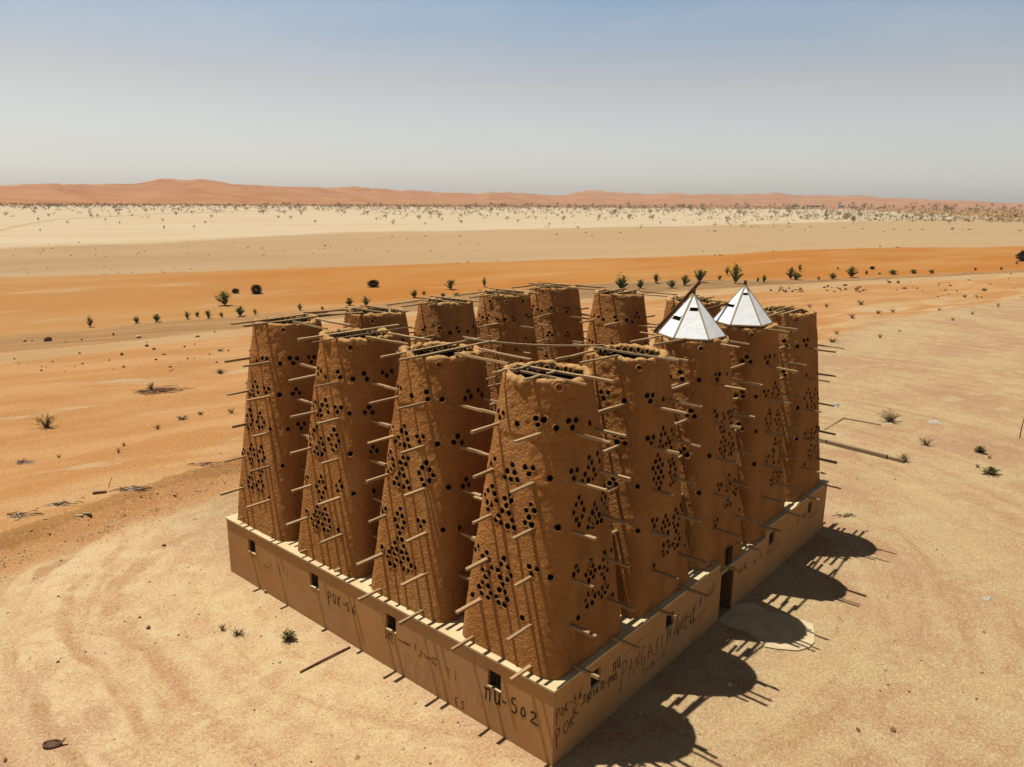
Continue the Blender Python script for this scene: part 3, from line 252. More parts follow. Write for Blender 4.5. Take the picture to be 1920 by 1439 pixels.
    yb=piece(t,U,[(-120,-22),(-60,7),(-20,19),(-12.8,22.3),(-8.6,24.4),(-2.2,27.4),(10,30),(30,31),(55,34),(64,37),(80,41.5),(92,43.5),(125,44),(200,30),(1300,-60)])
    c=t.mix(t.step(t.math('ADD',t.math('SUBTRACT',V,yb),t.math('MULTIPLY',t.math('SUBTRACT',n1,0.5),7)),-1.2,1.6),yard,rim)
    c=t.mix(t.step(t.math('ADD',t.math('SUBTRACT',V,yb),t.math('MULTIPLY',wob,2.0)),3.0,14.0),c,ob)
    # darker orange strip on the left berm face and pinkish strip below it
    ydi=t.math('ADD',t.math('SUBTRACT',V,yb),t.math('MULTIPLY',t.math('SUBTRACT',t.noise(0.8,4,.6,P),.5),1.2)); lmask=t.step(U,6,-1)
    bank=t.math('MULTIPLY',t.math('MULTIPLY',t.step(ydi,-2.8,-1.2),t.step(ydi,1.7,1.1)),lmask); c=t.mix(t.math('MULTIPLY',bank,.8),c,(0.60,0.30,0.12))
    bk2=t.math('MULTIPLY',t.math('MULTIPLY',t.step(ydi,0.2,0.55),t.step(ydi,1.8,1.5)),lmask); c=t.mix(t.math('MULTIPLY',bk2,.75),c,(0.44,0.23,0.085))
    # track
    tl=piece(t,U,[(-120,50),(-13,67.6),(21.7,75),(78.7,73.9),(105,70.6),(133,67.8),(168,63.3),(300,40),(1300,-180)]); th=piece(t,U,[(-120,56),(-13,72.6),(23,78.2),(84.6,79),(112.7,76.5),(142.5,73.3),(179,68.5),(300,45),(1300,-175)])
    dk=piece(t,U,[(-120,70),(-13,84.8),(27,87.5),(52,93),(95,92),(119,81),(185,71),(300,47),(1300,-173)]); oh=piece(t,U,[(-120,155),(-13,152.5),(13,149.3),(50,148),(90,142.5),(144,137.8),(212,132),(295,118),(1300,60)])
    pl=piece(t,U,[(-120,200),(-14,240),(29,255),(67,284),(104,294),(193,302),(320,314),(540,350),(904,391),(1300,440)])
    tw=t.math('MULTIPLY',t.math('SUBTRACT',t.noise(0.3,4,0.6,P),0.5),2.2)
    tin=t.math('MULTIPLY',t.step(t.math('ADD',t.math('SUBTRACT',V,tl),tw),-0.6,0.6),t.step(t.math('ADD',t.math('SUBTRACT',V,th),tw),0.5,-0.5))
    c=t.mix(tin,c,t.mix(t.step(str1,0.35,0.65),TRK,(0.66,0.46,0.26)))
    din=t.math('MULTIPLY',t.step(t.math('ADD',t.math('SUBTRACT',V,th),tw),-0.4,0.8),t.step(t.math('ADD',t.math('SUBTRACT',V,dk),wob),2.5,-2.5))
    darkc=t.mix(t.step(t.noise(0.4,6,0.65,t.vscale(UVv,(0.2,1.6,1))),0.35,0.65),DRK,(0.50,0.31,0.16)); c=t.mix(t.math('MULTIPLY',din,t.lin(U,-10,70,.6,.95)),c,darkc)
    on=t.step(t.math('ADD',t.math('SUBTRACT',V,dk),wob),-2.5,3.5); dunc=t.mix(t.step(t.noise(0.05,5,0.6,t.vscale(UVv,(0.35,1.2,1))),0.34,0.62),(0.62,0.31,0.10),DUN)
    dunc=t.mix(t.math('MULTIPLY',t.step(t.math('ADD',U,t.math('MULTIPLY',wob,6)),50,-10),0.45),dunc,(0.58,0.36,0.17)); c=t.mix(on,c,dunc)
    pst=t.math('MULTIPLY',t.step(t.noise(0.11,7,.72,t.vscale(UVv,(.3,1.2,1)),.5),.54,.66),t.math('MULTIPLY',on,t.lin(U,-30,140,.75,.25))); c=t.mix(pst,c,(0.68,0.46,0.26)); wob3=t.math('MULTIPLY',t.math('SUBTRACT',t.noise(.25,6,.7,P),.5),9)
    tn=t.step(t.math('ADD',t.math('SUBTRACT',V,oh),t.math('ADD',wob,wob3)),-3,3); tanc=t.mix(t.step(strf,0.35,0.65),TAN,(0.60,0.42,0.25)); tanc=t.mix(t.math('MULTIPLY',t.step(U,-20,160),0.6),tanc,(0.63,0.465,0.27)); tanc=t.mix(t.math('MULTIPLY',t.step(t.noise(.16,7,.75,t.vscale(UVv,(.35,1.4,1))),.56,.68),.5),tanc,(0.42,0.25,0.12)); tanc=t.mix(t.math('MULTIPLY',t.step(t.noise(.07,6,.7,t.vscale(UVv,(.3,1.4,1))),.55,.7),.5),tanc,(0.66,0.50,0.33)); c=t.mix(tn,c,tanc)
    edge=t.math('MULTIPLY',t.step(t.math('ABSOLUTE',t.math('SUBTRACT',t.math('ADD',t.math('SUBTRACT',V,oh),wob),3.0)),1.6,0.5),0.45); c=t.mix(edge,c,(0.66,0.46,0.26))
    pn=t.step(t.math('ADD',t.math('SUBTRACT',V,pl),wf),-9,9); plc=t.mix(t.step(strf,0.38,0.7),PLAYA,(0.72,0.565,0.38)); c=t.mix(pn,c,plc)
    # faint wheel track on the white flat
    t2=piece(t,U,[(-120,230),(-14,366),(-8,412),(11,509),(89,648),(190,749),(400,900),(1300,1200)]); c=t.mix(t.math('MULTIPLY',t.step(t.math('ABSOLUTE',t.math('ADD',t.math('SUBTRACT',V,t2),t.math('MULTIPLY',wf,0.2))),16,4),0.55),c,(0.52,0.38,0.19))
    # far right goes orange again, and dune-coloured at great distance
    fr=t.math('MULTIPLY',t.step(t.math('ADD',t.math('SUBTRACT',U,t.math('MULTIPLY',V,1.0)),wf),380,520),t.step(V,120,200)); c=t.mix(fr,c,(0.55,0.31,0.13))
    df=t.math('ADD',V,t.math('MULTIPLY',U,0.25)); c=t.mix(t.step(t.math('ADD',df,wf),1120,1260),c,(0.52,0.27,0.125))
    # grain
    nearf=t.step(rad,120,20)
    n4=t.noise(28,4,0.7,P); c=t.mix(t.lin(rad,15,140,.62,.25),c,t.mix(t.step(t.math('ADD',t.math('MULTIPLY',n3,.4),t.math('MULTIPLY',n4,.6)),.38,.62),(0.22,0.20,0.19),(0.74,0.75,0.76)),'OVERLAY')
    v2=t.voro(15.0,P); v2c=t.n('ShaderNodeSeparateColor'); t.l(v2.outputs['Color'],v2c.inputs[0]); c=t.mix(t.math('MULTIPLY',t.math('MULTIPLY',t.math('GREATER_THAN',v2c.outputs[0],.80),t.step(v2.outputs['Distance'],.42,.25)),t.math('MULTIPLY',nearf,.6)),c,t.mix(t.math('GREATER_THAN',v2c.outputs[1],.45),(0.36,0.20,0.11),(0.95,0.82,0.60)))
    foot=t.math('MULTIPLY',t.step(t.noise(2.3,5,.7,P,.4),.62,.70),t.math('MULTIPLY',nearf,.35)); c=t.mix(foot,c,(0.44,0.26,0.13))
    vr=t.voro(7.0,P)
    vc=t.n('ShaderNodeSeparateColor'); t.l(vr.outputs['Color'],vc.inputs[0]); peb=t.math('MULTIPLY',t.math('MULTIPLY',t.step(vr.outputs['Distance'],0.22,0.12),t.math('GREATER_THAN',vc.outputs[0],0.72)),nearf)
    c=t.mix(t.math('MULTIPLY',peb,0.7),c,t.mix(vc.outputs[1],(0.32,0.18,0.09),(0.78,0.66,0.46)))
    hb=t.math('ADD',t.math('MULTIPLY',n3,0.5),t.math('ADD',t.math('MULTIPLY',peb,0.35),t.math('MULTIPLY',n2,1.2)))
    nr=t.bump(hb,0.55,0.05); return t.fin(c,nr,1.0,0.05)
GM=ground_mat()
# ground sheet: graded grid, fine at the building, reaching the horizon
N=520; tt=np.linspace(-1,1,N); S_=14.0; K_=math.asinh(16000/S_); gx=S_*np.sinh(K_*tt)
GX,GY=np.meshgrid(gx+8,gx+9); GZ=ground_z(GX,GY)
vv=np.stack([GX,GY,GZ],-1).reshape(-1,3); idx=np.arange(N*N).reshape(N,N)
ff=np.stack([idx[:-1,:-1],idx[:-1,1:],idx[1:,1:],idx[1:,:-1]],-1).reshape(-1,4)
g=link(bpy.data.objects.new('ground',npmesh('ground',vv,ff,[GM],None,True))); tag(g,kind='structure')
# ------------------------------------------------------------------ dunes on the horizon
def pix(x,y): 
    d=Fv+R2*((x-960)/1427.995)-U2*((y-719.5)/1427.995); return d
def make_dunes():
    # skyline directions (photo) -> azimuth, tan(elevation)
    sk=[(-500,352),(-250,347),(-80,349),(0,348),(60,346),(110,344.5),(180,345.5),(240,345),(275,341),(300,335),(318,334),(335,338),(365,336.5),(400,338),(440,345),(500,348),(540,350),(600,352),(640,351),(665,349),(700,353),(740,357),(780,358),(830,360),(870,363),(910,362),(950,361),(990,363),(1030,366),(1060,365),(1090,359),(1120,357.5),(1150,360),(1180,363),(1220,364),(1260,362),(1300,365),(1330,363),(1380,365),(1430,363),(1450,361.5),(1480,365),(1530,367),(1590,366.5),(1650,370),(1700,372),(1760,375),(1850,378),(1920,380),(2100,382),(2500,384)]
    az=[];el=[]
    for x,y in sk:
        d=pix(x,y); az.append(math.atan2(d.y,d.x)); el.append(d.z/math.hypot(d.x,d.y))
    o=np.argsort(az); az=np.array(az)[o]; el=np.array(el)[o]
    el=el+0.0
    A=np.linspace(YAW-0.95,YAW+0.95,760); R0=np.interp(A,[YAW-.95,YAW-.59,YAW-.25,YAW,YAW+.3,YAW+.59,YAW+.95],[2600,2500,2250,1800,1250,1050,1000])
    T=np.linspace(0,1,46); E=np.interp(A,az,el)+0.00075*vnoise(A*70,A*0,0,41)+0.0005*vnoise(A*190,A*0,0,42)
    AA,TT=np.meshgrid(A,T); RR=R0[None,:]*(1+1.6*TT)
    X=CAMP.x+RR*np.cos(AA); Y=CAMP.y+RR*np.sin(AA)
    crest=0.42+0.10*np.sin(AA*23); hc=(CAMP.z+E[None,:]*RR)  # height whose line of sight is the skyline
    prof=sst(0,1,np.clip(TT/crest,0,1))*(1-0.75*sst(0,1,np.clip((TT-crest)/(1-crest),0,1)))
    base=0.55*prof+0.45*prof*(0.55+0.45*vnoise(X/170,Y/170,0,21))
    Z=hc*0+np.where(prof>0,1,0)*0
    H=(CAMP.z+E[None,:]*R0[None,:]*(1+1.6*crest))
    lump=(0.22*vnoise(X/120,Y/120,0,22)+0.12*vnoise(X/50,Y/50,0,23)+.05*vnoise(X/22,Y/22,0,24))*sst(0,.12,TT)*(1-sst(crest-.12,crest,TT))
    Z=H*(prof*0.97+0.03*prof*prof)+H*lump*prof
    lim=CAMP.z+E[None,:]*RR; Z=np.minimum(Z,lim); Z=np.where(TT<=0.0,-3,Z-0.2)
    nA,nT=len(A),len(T); idx=np.arange(nA*nT).reshape(nT,nA)
    ff=np.stack([idx[:-1,:-1],idx[:-1,1:],idx[1:,1:],idx[1:,:-1]],-1).reshape(-1,4)
    t=NT('dune_sand'); P=t.pos(); a=t.noise(0.012,6,0.6,P,0.5); b=t.noise(0.05,5,0.6,P)
    c=t.mix(t.step(a,0.32,0.68),(0.50,0.20,0.08),(0.64,0.32,0.155)); c=t.mix(t.math('MULTIPLY',t.step(b,.55,.7),.35),c,(0.40,0.19,0.08))
    mt=t.fin(c,t.bump(a,0.6,6.0),1.0,0.02)
    o=link(bpy.data.objects.new('dunes',npmesh('dunes',np.stack([X,Y,Z],-1).reshape(-1,3),ff,[mt],None,True))); tag(o,kind='structure')
make_dunes()
# ------------------------------------------------------------------ materials of the building
def mud_mat():
    t=NT('mud_plaster'); P=t.pos(); a=t.noise(0.8,5,0.6,P); b=t.noise(11,6,0.75,P); v=t.voro(12,P)
    c=t.mix(t.step(a,0.3,0.7),(0.68,0.305,0.105),(0.56,0.24,0.078)); c=t.mix(t.math('MULTIPLY',t.step(b,.45,.75),.45),c,(0.72,0.40,0.15))
    st=t.noise(1.2,4,0.6,t.vscale(P,(1,1,0.12))); c=t.mix(t.math('MULTIPLY',t.step(st,.50,.70),.5),c,(0.42,0.185,0.055)); pa=t.noise(0.55,5,.65,P,.6); c=t.mix(t.math('MULTIPLY',t.step(pa,.52,.62),.35),c,(0.74,0.42,0.17)); run=t.noise(3.5,5,.7,t.vscale(P,(1,1,.08))); c=t.mix(t.math('MULTIPLY',t.step(run,.56,.70),.35),c,(0.38,0.17,0.055))
    h=t.math('ADD',t.math('MULTIPLY',b,0.9),t.math('MULTIPLY',v.outputs['Distance'],0.7))
    return t.fin(c,t.bump(h,0.95,0.06),1.0,0.03)
MUD=mud_mat()
def wall_mat():
    t=NT('smooth_plaster'); P=t.pos(); a=t.noise(0.7,5,0.6,P); b=t.noise(5,6,0.65,P); st=t.noise(1.6,5,0.65,t.vscale(P,(1,1,0.15)))
    sp=t.n('ShaderNodeSeparateXYZ'); t.l(P,sp.inputs[0])
    c=t.mix(t.step(a,0.3,0.7),(0.84,0.455,0.195),(0.74,0.39,0.155)); c=t.mix(t.math('MULTIPLY',t.step(st,.5,.72),.30),c,(0.60,0.33,0.14)); c=t.mix(t.math('MULTIPLY',t.step(b,.6,.75),.25),c,(0.84,0.54,0.28))
    stain=t.math('MULTIPLY',t.step(t.noise(0.45,6,.7,P,1.2),.50,.62),.4); c=t.mix(stain,c,(0.62,0.36,0.18)); pink=t.math('MULTIPLY',t.step(t.noise(0.25,4,.6,P),.48,.6),.4); c=t.mix(pink,c,(0.74,0.45,0.26)); drip=t.math('MULTIPLY',t.step(t.noise(4.0,5,.7,t.vscale(P,(1,1,.06))),.58,.72),t.step(sp.outputs[2],.9,2.3)); c=t.mix(t.math('MULTIPLY',drip,.5),c,(0.48,0.26,0.11))
    splash=t.math('MULTIPLY',t.step(t.math('ADD',sp.outputs[2],t.math('MULTIPLY',b,0.3)),0.42,0.08),0.55); c=t.mix(splash,c,(0.62,0.37,0.17))
    return t.fin(c,t.bump(b,0.25,0.02),0.95,0.08)
WALL=wall_mat()
ROOF=simple('roof_screed',(1.0,0.84,0.56),(0.88,0.70,0.42),1.5,0.95,0.3,12)
COPE=simple('coping_plaster',(0.62,0.42,0.22),(0.55,0.35,0.17),2.0,0.95,0.2,14)
RIM=simple('rim_clay',(0.78,0.48,0.21),(0.60,0.32,0.12),5.0,1.0,0.8,14)
POT=simple('pot_clay',(0.60,0.30,0.10),(0.48,0.225,0.07),9.0,0.95,0.8,30)
POTIN=simple('pot_inner_shade',(0.07,0.035,0.018),(0.05,0.025,0.012),9.0,1.0)  # shade of the pot's depth put into its near-black inside colour
DARKM=simple('inner_shade_dark',(0.06,0.03,0.015),(0.04,0.02,0.01),2.0,1.0)  # shade of mouths, vents, panes and doorway put into one near-black colour
def wood_mat(name,c1,c2,po=0.18):
    t=NT(name); v=t.objc(); a=t.noise(6,6,0.7,t.vscale(v,(0.4,9,9))); oi=t.n('ShaderNodeObjectInfo').outputs['Random']
    c=t.mix(t.step(a,0.3,0.7),c1,c2); h=t.n('ShaderNodeHueSaturation'); t.l(t.lin(oi,0,1,1-po,1+po),h.inputs['Value']); t.l(c,h.inputs['Color'])
    return t.fin(h.outputs[0],t.bump(a,0.3,0.01),0.85,0.15)
WOOD=wood_mat('weathered_wood',(0.66,0.46,0.265),(0.46,0.29,0.15)); BWOOD=wood_mat('brown_wood',(0.26,0.13,0.06),(0.18,0.085,0.04)); IRON=simple('window_iron',(0.06,0.035,0.025),(0.10,0.05,0.03),8,0.7)
INK=simple('black_spray_paint',(0.035,0.03,0.028),(0.06,0.05,0.045),12,0.8); CHALK=simple('pale_chalk',(0.66,0.50,0.32),(0.60,0.43,0.25),12,1.0); FADE=simple('faded_marker',(0.16,0.09,0.05),(0.26,0.15,0.08),10,1.0)
# ------------------------------------------------------------------ base building
LX,LY,H=20.92,16.85,2.4
def wall_with_holes(mb,axis,const,th,a0,a1,z0,z1,holes,mi=0):
    """slab in plane axis=const..const+th, spanning a0..a1; holes=(h0,h1,k0,k1)"""
    A=sorted(set([a0,a1]+[h for q in holes for h in q[:2]])); Z=sorted(set([z0,z1]+[h for q in holes for h in q[2:]]))
    def solid(i,j):
        if i<0 or j<0 or i>=len(A)-1 or j>=len(Z)-1: return False
        ca=(A[i]+A[i+1])/2; cz=(Z[j]+Z[j+1])/2
        return not any(q[0]<ca<q[1] and q[2]<cz<q[3] for q in holes)
    def pt(a,d,z): return (const+d,a,z) if axis==0 else (a,const+d,z)
    for i in range(len(A)-1):
        for j in range(len(Z)-1):
            if not solid(i,j): continue
            a,b,c,d=A[i],A[i+1],Z[j],Z[j+1]
            mb.add([pt(a,0,c),pt(b,0,c),pt(b,0,d),pt(a,0,d)],[(0,1,2,3)],mi); mb.add([pt(a,th,c),pt(b,th,c),pt(b,th,d),pt(a,th,d)],[(3,2,1,0)],mi)
            for (ni,nj,e) in ((i-1,j,((a,c),(a,d))),(i+1,j,((b,c),(b,d))),(i,j-1,((a,c),(b,c))),(i,j+1,((a,d),(b,d)))):
                if not solid(ni,nj):
                    (p,q),(r,s)=e; mb.add([pt(p,0,q),pt(r,0,s),pt(r,th,s),pt(p,th,q)],[(0,1,2,3)],mi)
bld=empty('mud_base_building',(0,0,0)); tag(bld,'long low beige base building with graffiti, small barred windows and one door','building')
LW=[(1.89,2.40,1.42,1.97),(6.42,6.93,1.42,1.97),(10.62,11.13,1.42,1.97),(14.78,15.28,1.42,1.97)]
RW=[(1.73,2.23,1.45,2.02),(5.98,6.50,1.42,1.95),(14.27,14.86,1.42,1.98),(18.58,19.08,1.42,1.98)]
DOOR=(9.98,11.08,0.0,1.84)
mb=MB(); T_=0.26
wall_with_holes(mb,0,0.0,T_,0.0,LY,-0.3,H-0.06,LW)
wall_with_holes(mb,1,0.0,T_,T_,9.84,-0.3,H-0.06,RW[:2]); wall_with_holes(mb,1,0.0,T_,9.84,13.9,-0.3,1.93,[(DOOR[0],DOOR[1],-0.3,DOOR[3])]); wall_with_holes(mb,1,0.0,T_,13.9,LX-T_,-0.3,H-0.06,RW[2:])
wall_with_holes(mb,0,LX-T_,T_,0.0,LY,-0.3,H-0.06,[]); wall_with_holes(mb,1,LY-T_,T_,T_,LX-T_,-0.3,H-0.06,[])
mb.obj('wall',WALL,bld)
mb=MB(); o_=0.045
mb.box(-o_,-o_,H-0.06,9.84,LY+o_,H); mb.box(13.9,-o_,H-0.06,LX+o_,LY+o_,H); mb.box(9.84,1.35,H-0.06,13.9,LY+o_,H)
mb.box(9.842,0.0,1.93,13.898,1.35,1.95); mb.box(9.78,0.262,1.95,9.838,1.352,H-0.062); mb.box(9.84,1.354,1.95,13.9,1.42,H-0.062); mb.box(13.902,0.262,1.95,13.96,1.352,H-0.062)
r=mb.obj('roof_slab',ROOF,bld)
mb=MB(); mb.box(9.9,0.34,1.951,11.6,0.46,2.04); mb.obj('door_lintel',COPE,bld)
def win(name,axis,q,parent):
    a,b,c,d=q; f=MB(); 
    def bx(m,a0,a1,z0,z1,d0,d1):
        if axis==0: m.box(d0,a0,z0,d1,a1,z1)
        else: m.box(a0,d0,z0,a1,d1,z1)
    e=0.003; bx(f,a+e,a+.035,c+e,d-e,.09,.13); bx(f,b-.035,b-e,c+e,d-e,.09,.13); bx(f,a+.035,b-.035,c+e,c+.035,.09,.13); bx(f,a+.035,b-.035,d-.035,d-e,.09,.13)
    wo=f.obj('window',IRON,parent); bm_=MB()
    for k in range(1,4): p=a+(b-a)*k/4; bx(bm_,p-.008,p+.008,c+.035,d-.035,.10,.116)
    for k in range(1,3): p=c+(d-c)*k/3; bx(bm_,a+.035,b-.035,p-.008,p+.008,.118,.13)
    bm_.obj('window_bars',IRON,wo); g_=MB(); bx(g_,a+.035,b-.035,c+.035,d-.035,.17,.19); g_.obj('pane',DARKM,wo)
    s_=MB(); bx(s_,a+.0,b-.0,c+.001,c+.02,-.02,.085); s_.obj('sill',ROOF,wo)
for q in LW: win('window',0,q,bld)
for q in RW: win('window',1,q,bld)
mb=MB(); x0,x1,_,z1=DOOR; mb.box(x0+.003,.03,0.01,x0+.06,.15,z1-.003); mb.box(x1-.06,.03,0.01,x1-.003,.15,z1-.003); mb.box(x0+.06,.03,z1-.06,x1-.06,.15,z1-.003)
fr=mb.obj('door_frame',BWOOD,bld); mb=MB(); mb.box(x1-.10,.16,0.02,x1-.062,1.05,z1-.07); mb.obj('door_leaf',BWOOD,fr)
# ---- hand-written marks (stroke lettering)
GL={'P':[[(0,-.35),(0,1)],[(0,1),(.35,1.02),(.5,.8),(.38,.55),(0,.45)]],'O':[[(.3,1),(.08,.8),(.02,.4),(.2,.05),(.45,.1),(.55,.5),(.48,.88),(.3,1)]],
'K':[[(.05,1),(.02,0)],[(.5,1),(.04,.5),(.55,-.05)]],'-':[[(0,.5),(.5,.5)]],'5':[[(.5,1),(.1,.98),(.08,.58),(.4,.6),(.5,.3),(.3,.02),(0,.08)]],'6':[[(.45,1),(.1,.6),(.05,.2),(.3,0),(.48,.22),(.3,.45),(.08,.3)]],
'0':[[(.25,1),(.05,.7),(.05,.25),(.25,0),(.45,.3),(.45,.75),(.25,1)]],'2':[[(.03,.8),(.25,1),(.45,.78),(.3,.4),(0,.02),(.65,-.02)]],'D':[[(-.1,1),(.4,1.02)],[(.08,1),(.06,0)],[(.4,1.0),(.42,.0)]],
'U':[[(0,1),(.02,.2),(.2,0),(.42,.15),(.42,1)],[(.42,.4),(.5,0)]],'N':[[(0,0),(.02,1),(.4,0),(.42,1)]],'A':[[(0,0),(.25,1),(.5,0)],[(.1,.38),(.42,.38)]],'G':[[(.5,.85),(.25,1),(.03,.6),(.08,.1),(.35,0),(.5,.3),(.3,.4)]],
'S':[[(.45,.9),(.2,1),(.05,.75),(.4,.4),(.4,.1),(.15,0),(0,.12)]],'I':[[(.1,1),(.1,0)]],'T':[[(0,1),(.5,1)],[(.25,1),(.25,0)]],'E':[[(.45,1),(0,.98),(.02,0),(.45,.02)],[(0,.5),(.38,.5)]],'R':[[(0,0),(0,1),(.35,1),(.42,.7),(.02,.5),(.45,0)]],
'L':[[(.02,1),(0,0),(.45,.04)]],'H':[[(0,0),(0,1)],[(.42,0),(.42,1)],[(0,.5),(.42,.52)]],'B':[[(0,0),(0,1),(.35,.95),(.35,.6),(0,.5),(.42,.4),(.42,.08),(0,0)]],'F':[[(.45,1),(0,1),(0,0)],[(0,.5),(.35,.5)]],'V':[[(0,1),(.22,0),(.45,1)]],'Z':[[(0,1),(.45,1),(0,0),(.5,0)]],
'M':[[(0,0),(.05,1),(.25,.4),(.45,1),(.5,0)]],' ':[],
'a':[[(.5,1),(.5,0)]],'b':[[(0,.3),(.2,.0),(.6,.05),(.65,.45)],[(.3,-.3),(.33,-.25)]],'c':[[(.6,.6),(.2,.6),(.05,.2),(.3,-.2),(.7,-.2)],[(.35,.15),(.38,.2)]],'d':[[(.5,.5),(.55,.1),(.3,-.35),(0,-.4)]],'e':[[(.0,.15),(.25,.05),(.3,.4),(.35,.05),(.55,.05),(.6,.4),(.65,.05),(.85,.1),(.9,.5)]],'f':[[(.4,.55),(.2,.6),(.15,.35),(.45,.3),(.5,.5),(.45,.0),(.1,-.3)]],'g':[[(.1,1),(.15,.0),(.5,0)],[(.6,.75),(.63,.8)]],'h':[[(0,0),(.9,.02)]]}
def text(name,s,face,p0,p1,h,wd,mat,seed=1,lab=None):
    r=random.Random(seed); mb=MB(); n=len(s); p0=Vector((p0[0],p0[1]));p1=Vector((p1[0],p1[1])); L=(p1-p0).length; d=(p1-p0)/max(n-0.35,.6); sgn=-1 if face=='L' else 1; off=-0.004
    def W3(p,o=0): 
        return (off-o,p.x,p.y) if face=='L' else (p.x,off-o,p.y)
    for i,ch in enumerate(s):
        b=p0+d*(i+r.uniform(-.09,.09))+Vector((0,r.uniform(-.05,.05)*h)); sc=1+r.uniform(-.2,.2); wx=d.x*1.3*(1+r.uniform(-.2,.2)); sk_=r.uniform(-.14,.14)
        for st in GL[ch]:
            pts=[]
            # smooth the stroke
            for j in range(len(st)-1):
                for q in range(3): pts.append(Vector(st[j]).lerp(Vector(st[j+1]),q/3))
            pts.append(Vector(st[-1]))
            for _ in range(1):
                pts=[pts[0]]+[(pts[j-1]+pts[j]*2+pts[j+1])/4 for j in range(1,len(pts)-1)]+[pts[-1]]
            Wp=[Vector((b.x+(p.x+p.y*sk_)*wx, b.y+d.y*p.x+p.y*h*sc+r.uniform(-.006,.006))) for p in pts]
            v=[]; 
            for j,p in enumerate(Wp):
                t=(Wp[min(j+1,len(Wp)-1)]-Wp[max(j-1,0)]); t=t.normalized() if t.length>1e-6 else Vector((1,0)); nn=Vector((-t.y,t.x))*wd/2*(r.uniform(.75,1.2)); v+=[W3(p+nn),W3(p-nn)]
            mb.add(v,[(2*j,2*j+1,2*j+3,2*j+2) for j in range(len(Wp)-1)])
        off-=0.0008
    o=mb.obj('graffiti',mat,bld)
    if lab: o['label']=lab
text('g','POK-56','L',(10.03,1.20),(8.55,1.26),.34,.04,INK,1,'black lettering POK-56'); text('g','502','L',(6.99,1.06),(6.60,1.02),.3,.032,INK,2,'small black number 502 beside a window')
text('g','DU-502','L',(2.49,0.92),(0.62,1.06),.40,.055,INK,3,'bold black lettering reading DU-502'); text('g','ES','L',(3.70,0.12),(3.38,0.14),.28,.03,INK,4); text('g','headbc','L',(6.35,1.26),(4.6,1.18),.26,.03,INK,5)
[text('g',ch,'L',(6.0-.452*i,0.46),(6.0-.452*i-.25,0.44),.50,.03,CHALK,60+i,'pale scratched letter '+ch) for i,ch in enumerate('PANGASINAN')]; [text('g',ch,'L',(5.5-.34*i,0.13),(5.5-.34*i-.18,0.12),.26,.022,CHALK,80+i) for i,ch in enumerate('PHIL')]; text('g','TI','L',(4.1,.95),(3.5,.95),.3,.02,FADE,8)
text('g','ea','L',(14.3,1.12),(13.75,1.2),.26,.025,FADE,9); text('g','ga','L',(13.2,1.2),(12.6,1.25),.3,.022,FADE,10)
text('g','POK-56','R',(0.14,1.36),(1.25,1.50),.30,.036,INK,11); text('g','POK','R',(0.17,0.62),(0.95,0.80),.42,.036,INK,12); text('g','K-6','R',(0.95,1.0),(1.75,1.12),.34,.03,INK,13)
text('g','DUTERTE-PDS','R',(1.42,1.24),(3.1,1.15),.22,.04,INK,14); text('g','PANGASINANLU','R',(3.35,.82),(7.95,.86),.66,.034,INK,15,'very large black lettering PANGASINAN'); text('g','DU','R',(2.9,1.45),(3.3,1.47),.3,.05,INK,16)
text('g','FILI','R',(6.7,1.25),(8.0,1.2),.3,.04,FADE,17); text('g','EBIAO','R',(8.0,1.25),(9.5,1.4),.34,.04,FADE,18); text('g','TUBIG','R',(4.6,.45),(6.0,.5),.2,.035,FADE,19); text('g','THUN','R',(7.6,.75),(8.9,.85),.2,.03,FADE,20)
text('g','eac','R',(11.5,1.30),(12.2,1.34),.3,.045,INK,21); text('g','AIR','R',(12.8,1.15),(13.7,1.2),.28,.04,FADE,22); text('g','fae','R',(17.3,1.32),(18.2,1.42),.42,.05,INK,23,'black handwritten arabic word'); text('g','ANE','R',(18.7,1.1),(20,1.15),.24,.03,FADE,24); text('g','ANSTE','R',(14.2,1.05),(15.6,1.1),.26,.028,FADE,25)
text('g','be','R',(3.6,1.75),(4.3,1.8),.2,.02,FADE,26)
# ------------------------------------------------------------------ towers
Z0,Z1,ACX=1.9,10.42,2.03; ZB=2.4; PX=(LX-2*ACX)/4; PY=(LY-2*ACX)/3
TOPS={(0,0):(2.12,2.1),(0,1):(2.2,6.45),(0,2):(2.1,10.6),(0,3):(2.25,15.1),(1,0):(6.05,2.0),(2,0):(10.0,1.85),(3,0):(14.1,1.75),(4,0):(18.95,2.0),
(1,3):(6.15,14.55),(2,3):(10.5,14.75),(3,3):(14.8,14.85),(4,3):(19.0,14.9),(4,2):(19.0,10.75),(4,1):(19.2,6.65)}
def hs(z): return 1.86+(1.25-1.86)*np.clip((z-ZB)/(Z1-ZB),-.2,1.1)
def rr(z): return np.minimum(0.5+0.75*np.clip((z-ZB)/(Z1-ZB),0,1)**1.3,hs(z))
def cen(k,z):
    t=np.clip((z-ZB)/(Z1-ZB),0,1.1); b=(ACX+PX*k[0],ACX+PY*k[1]); T=TOPS[k]; return b[0]+(T[0]-b[0])*t, b[1]+(T[1]-b[1])*t
def rsq(phi,h,r):
    c=np.abs(np.cos(phi)); s=np.abs(np.sin(phi)); t=h/np.maximum(c,s); lat=t*np.minimum(c,s); a=h-r
    bb=a*(c+s); disc=np.maximum(bb*bb-(2*a*a-r*r),0); return np.where(lat<=a,t,bb+np.sqrt(disc))
def spt(k,phi,z):
    R=float(rsq(np.array(phi),float(hs(z)),float(rr(z)))); cx,cy=cen(k,z); return Vector((cx+R*math.cos(phi),cy+R*math.sin(phi),z))
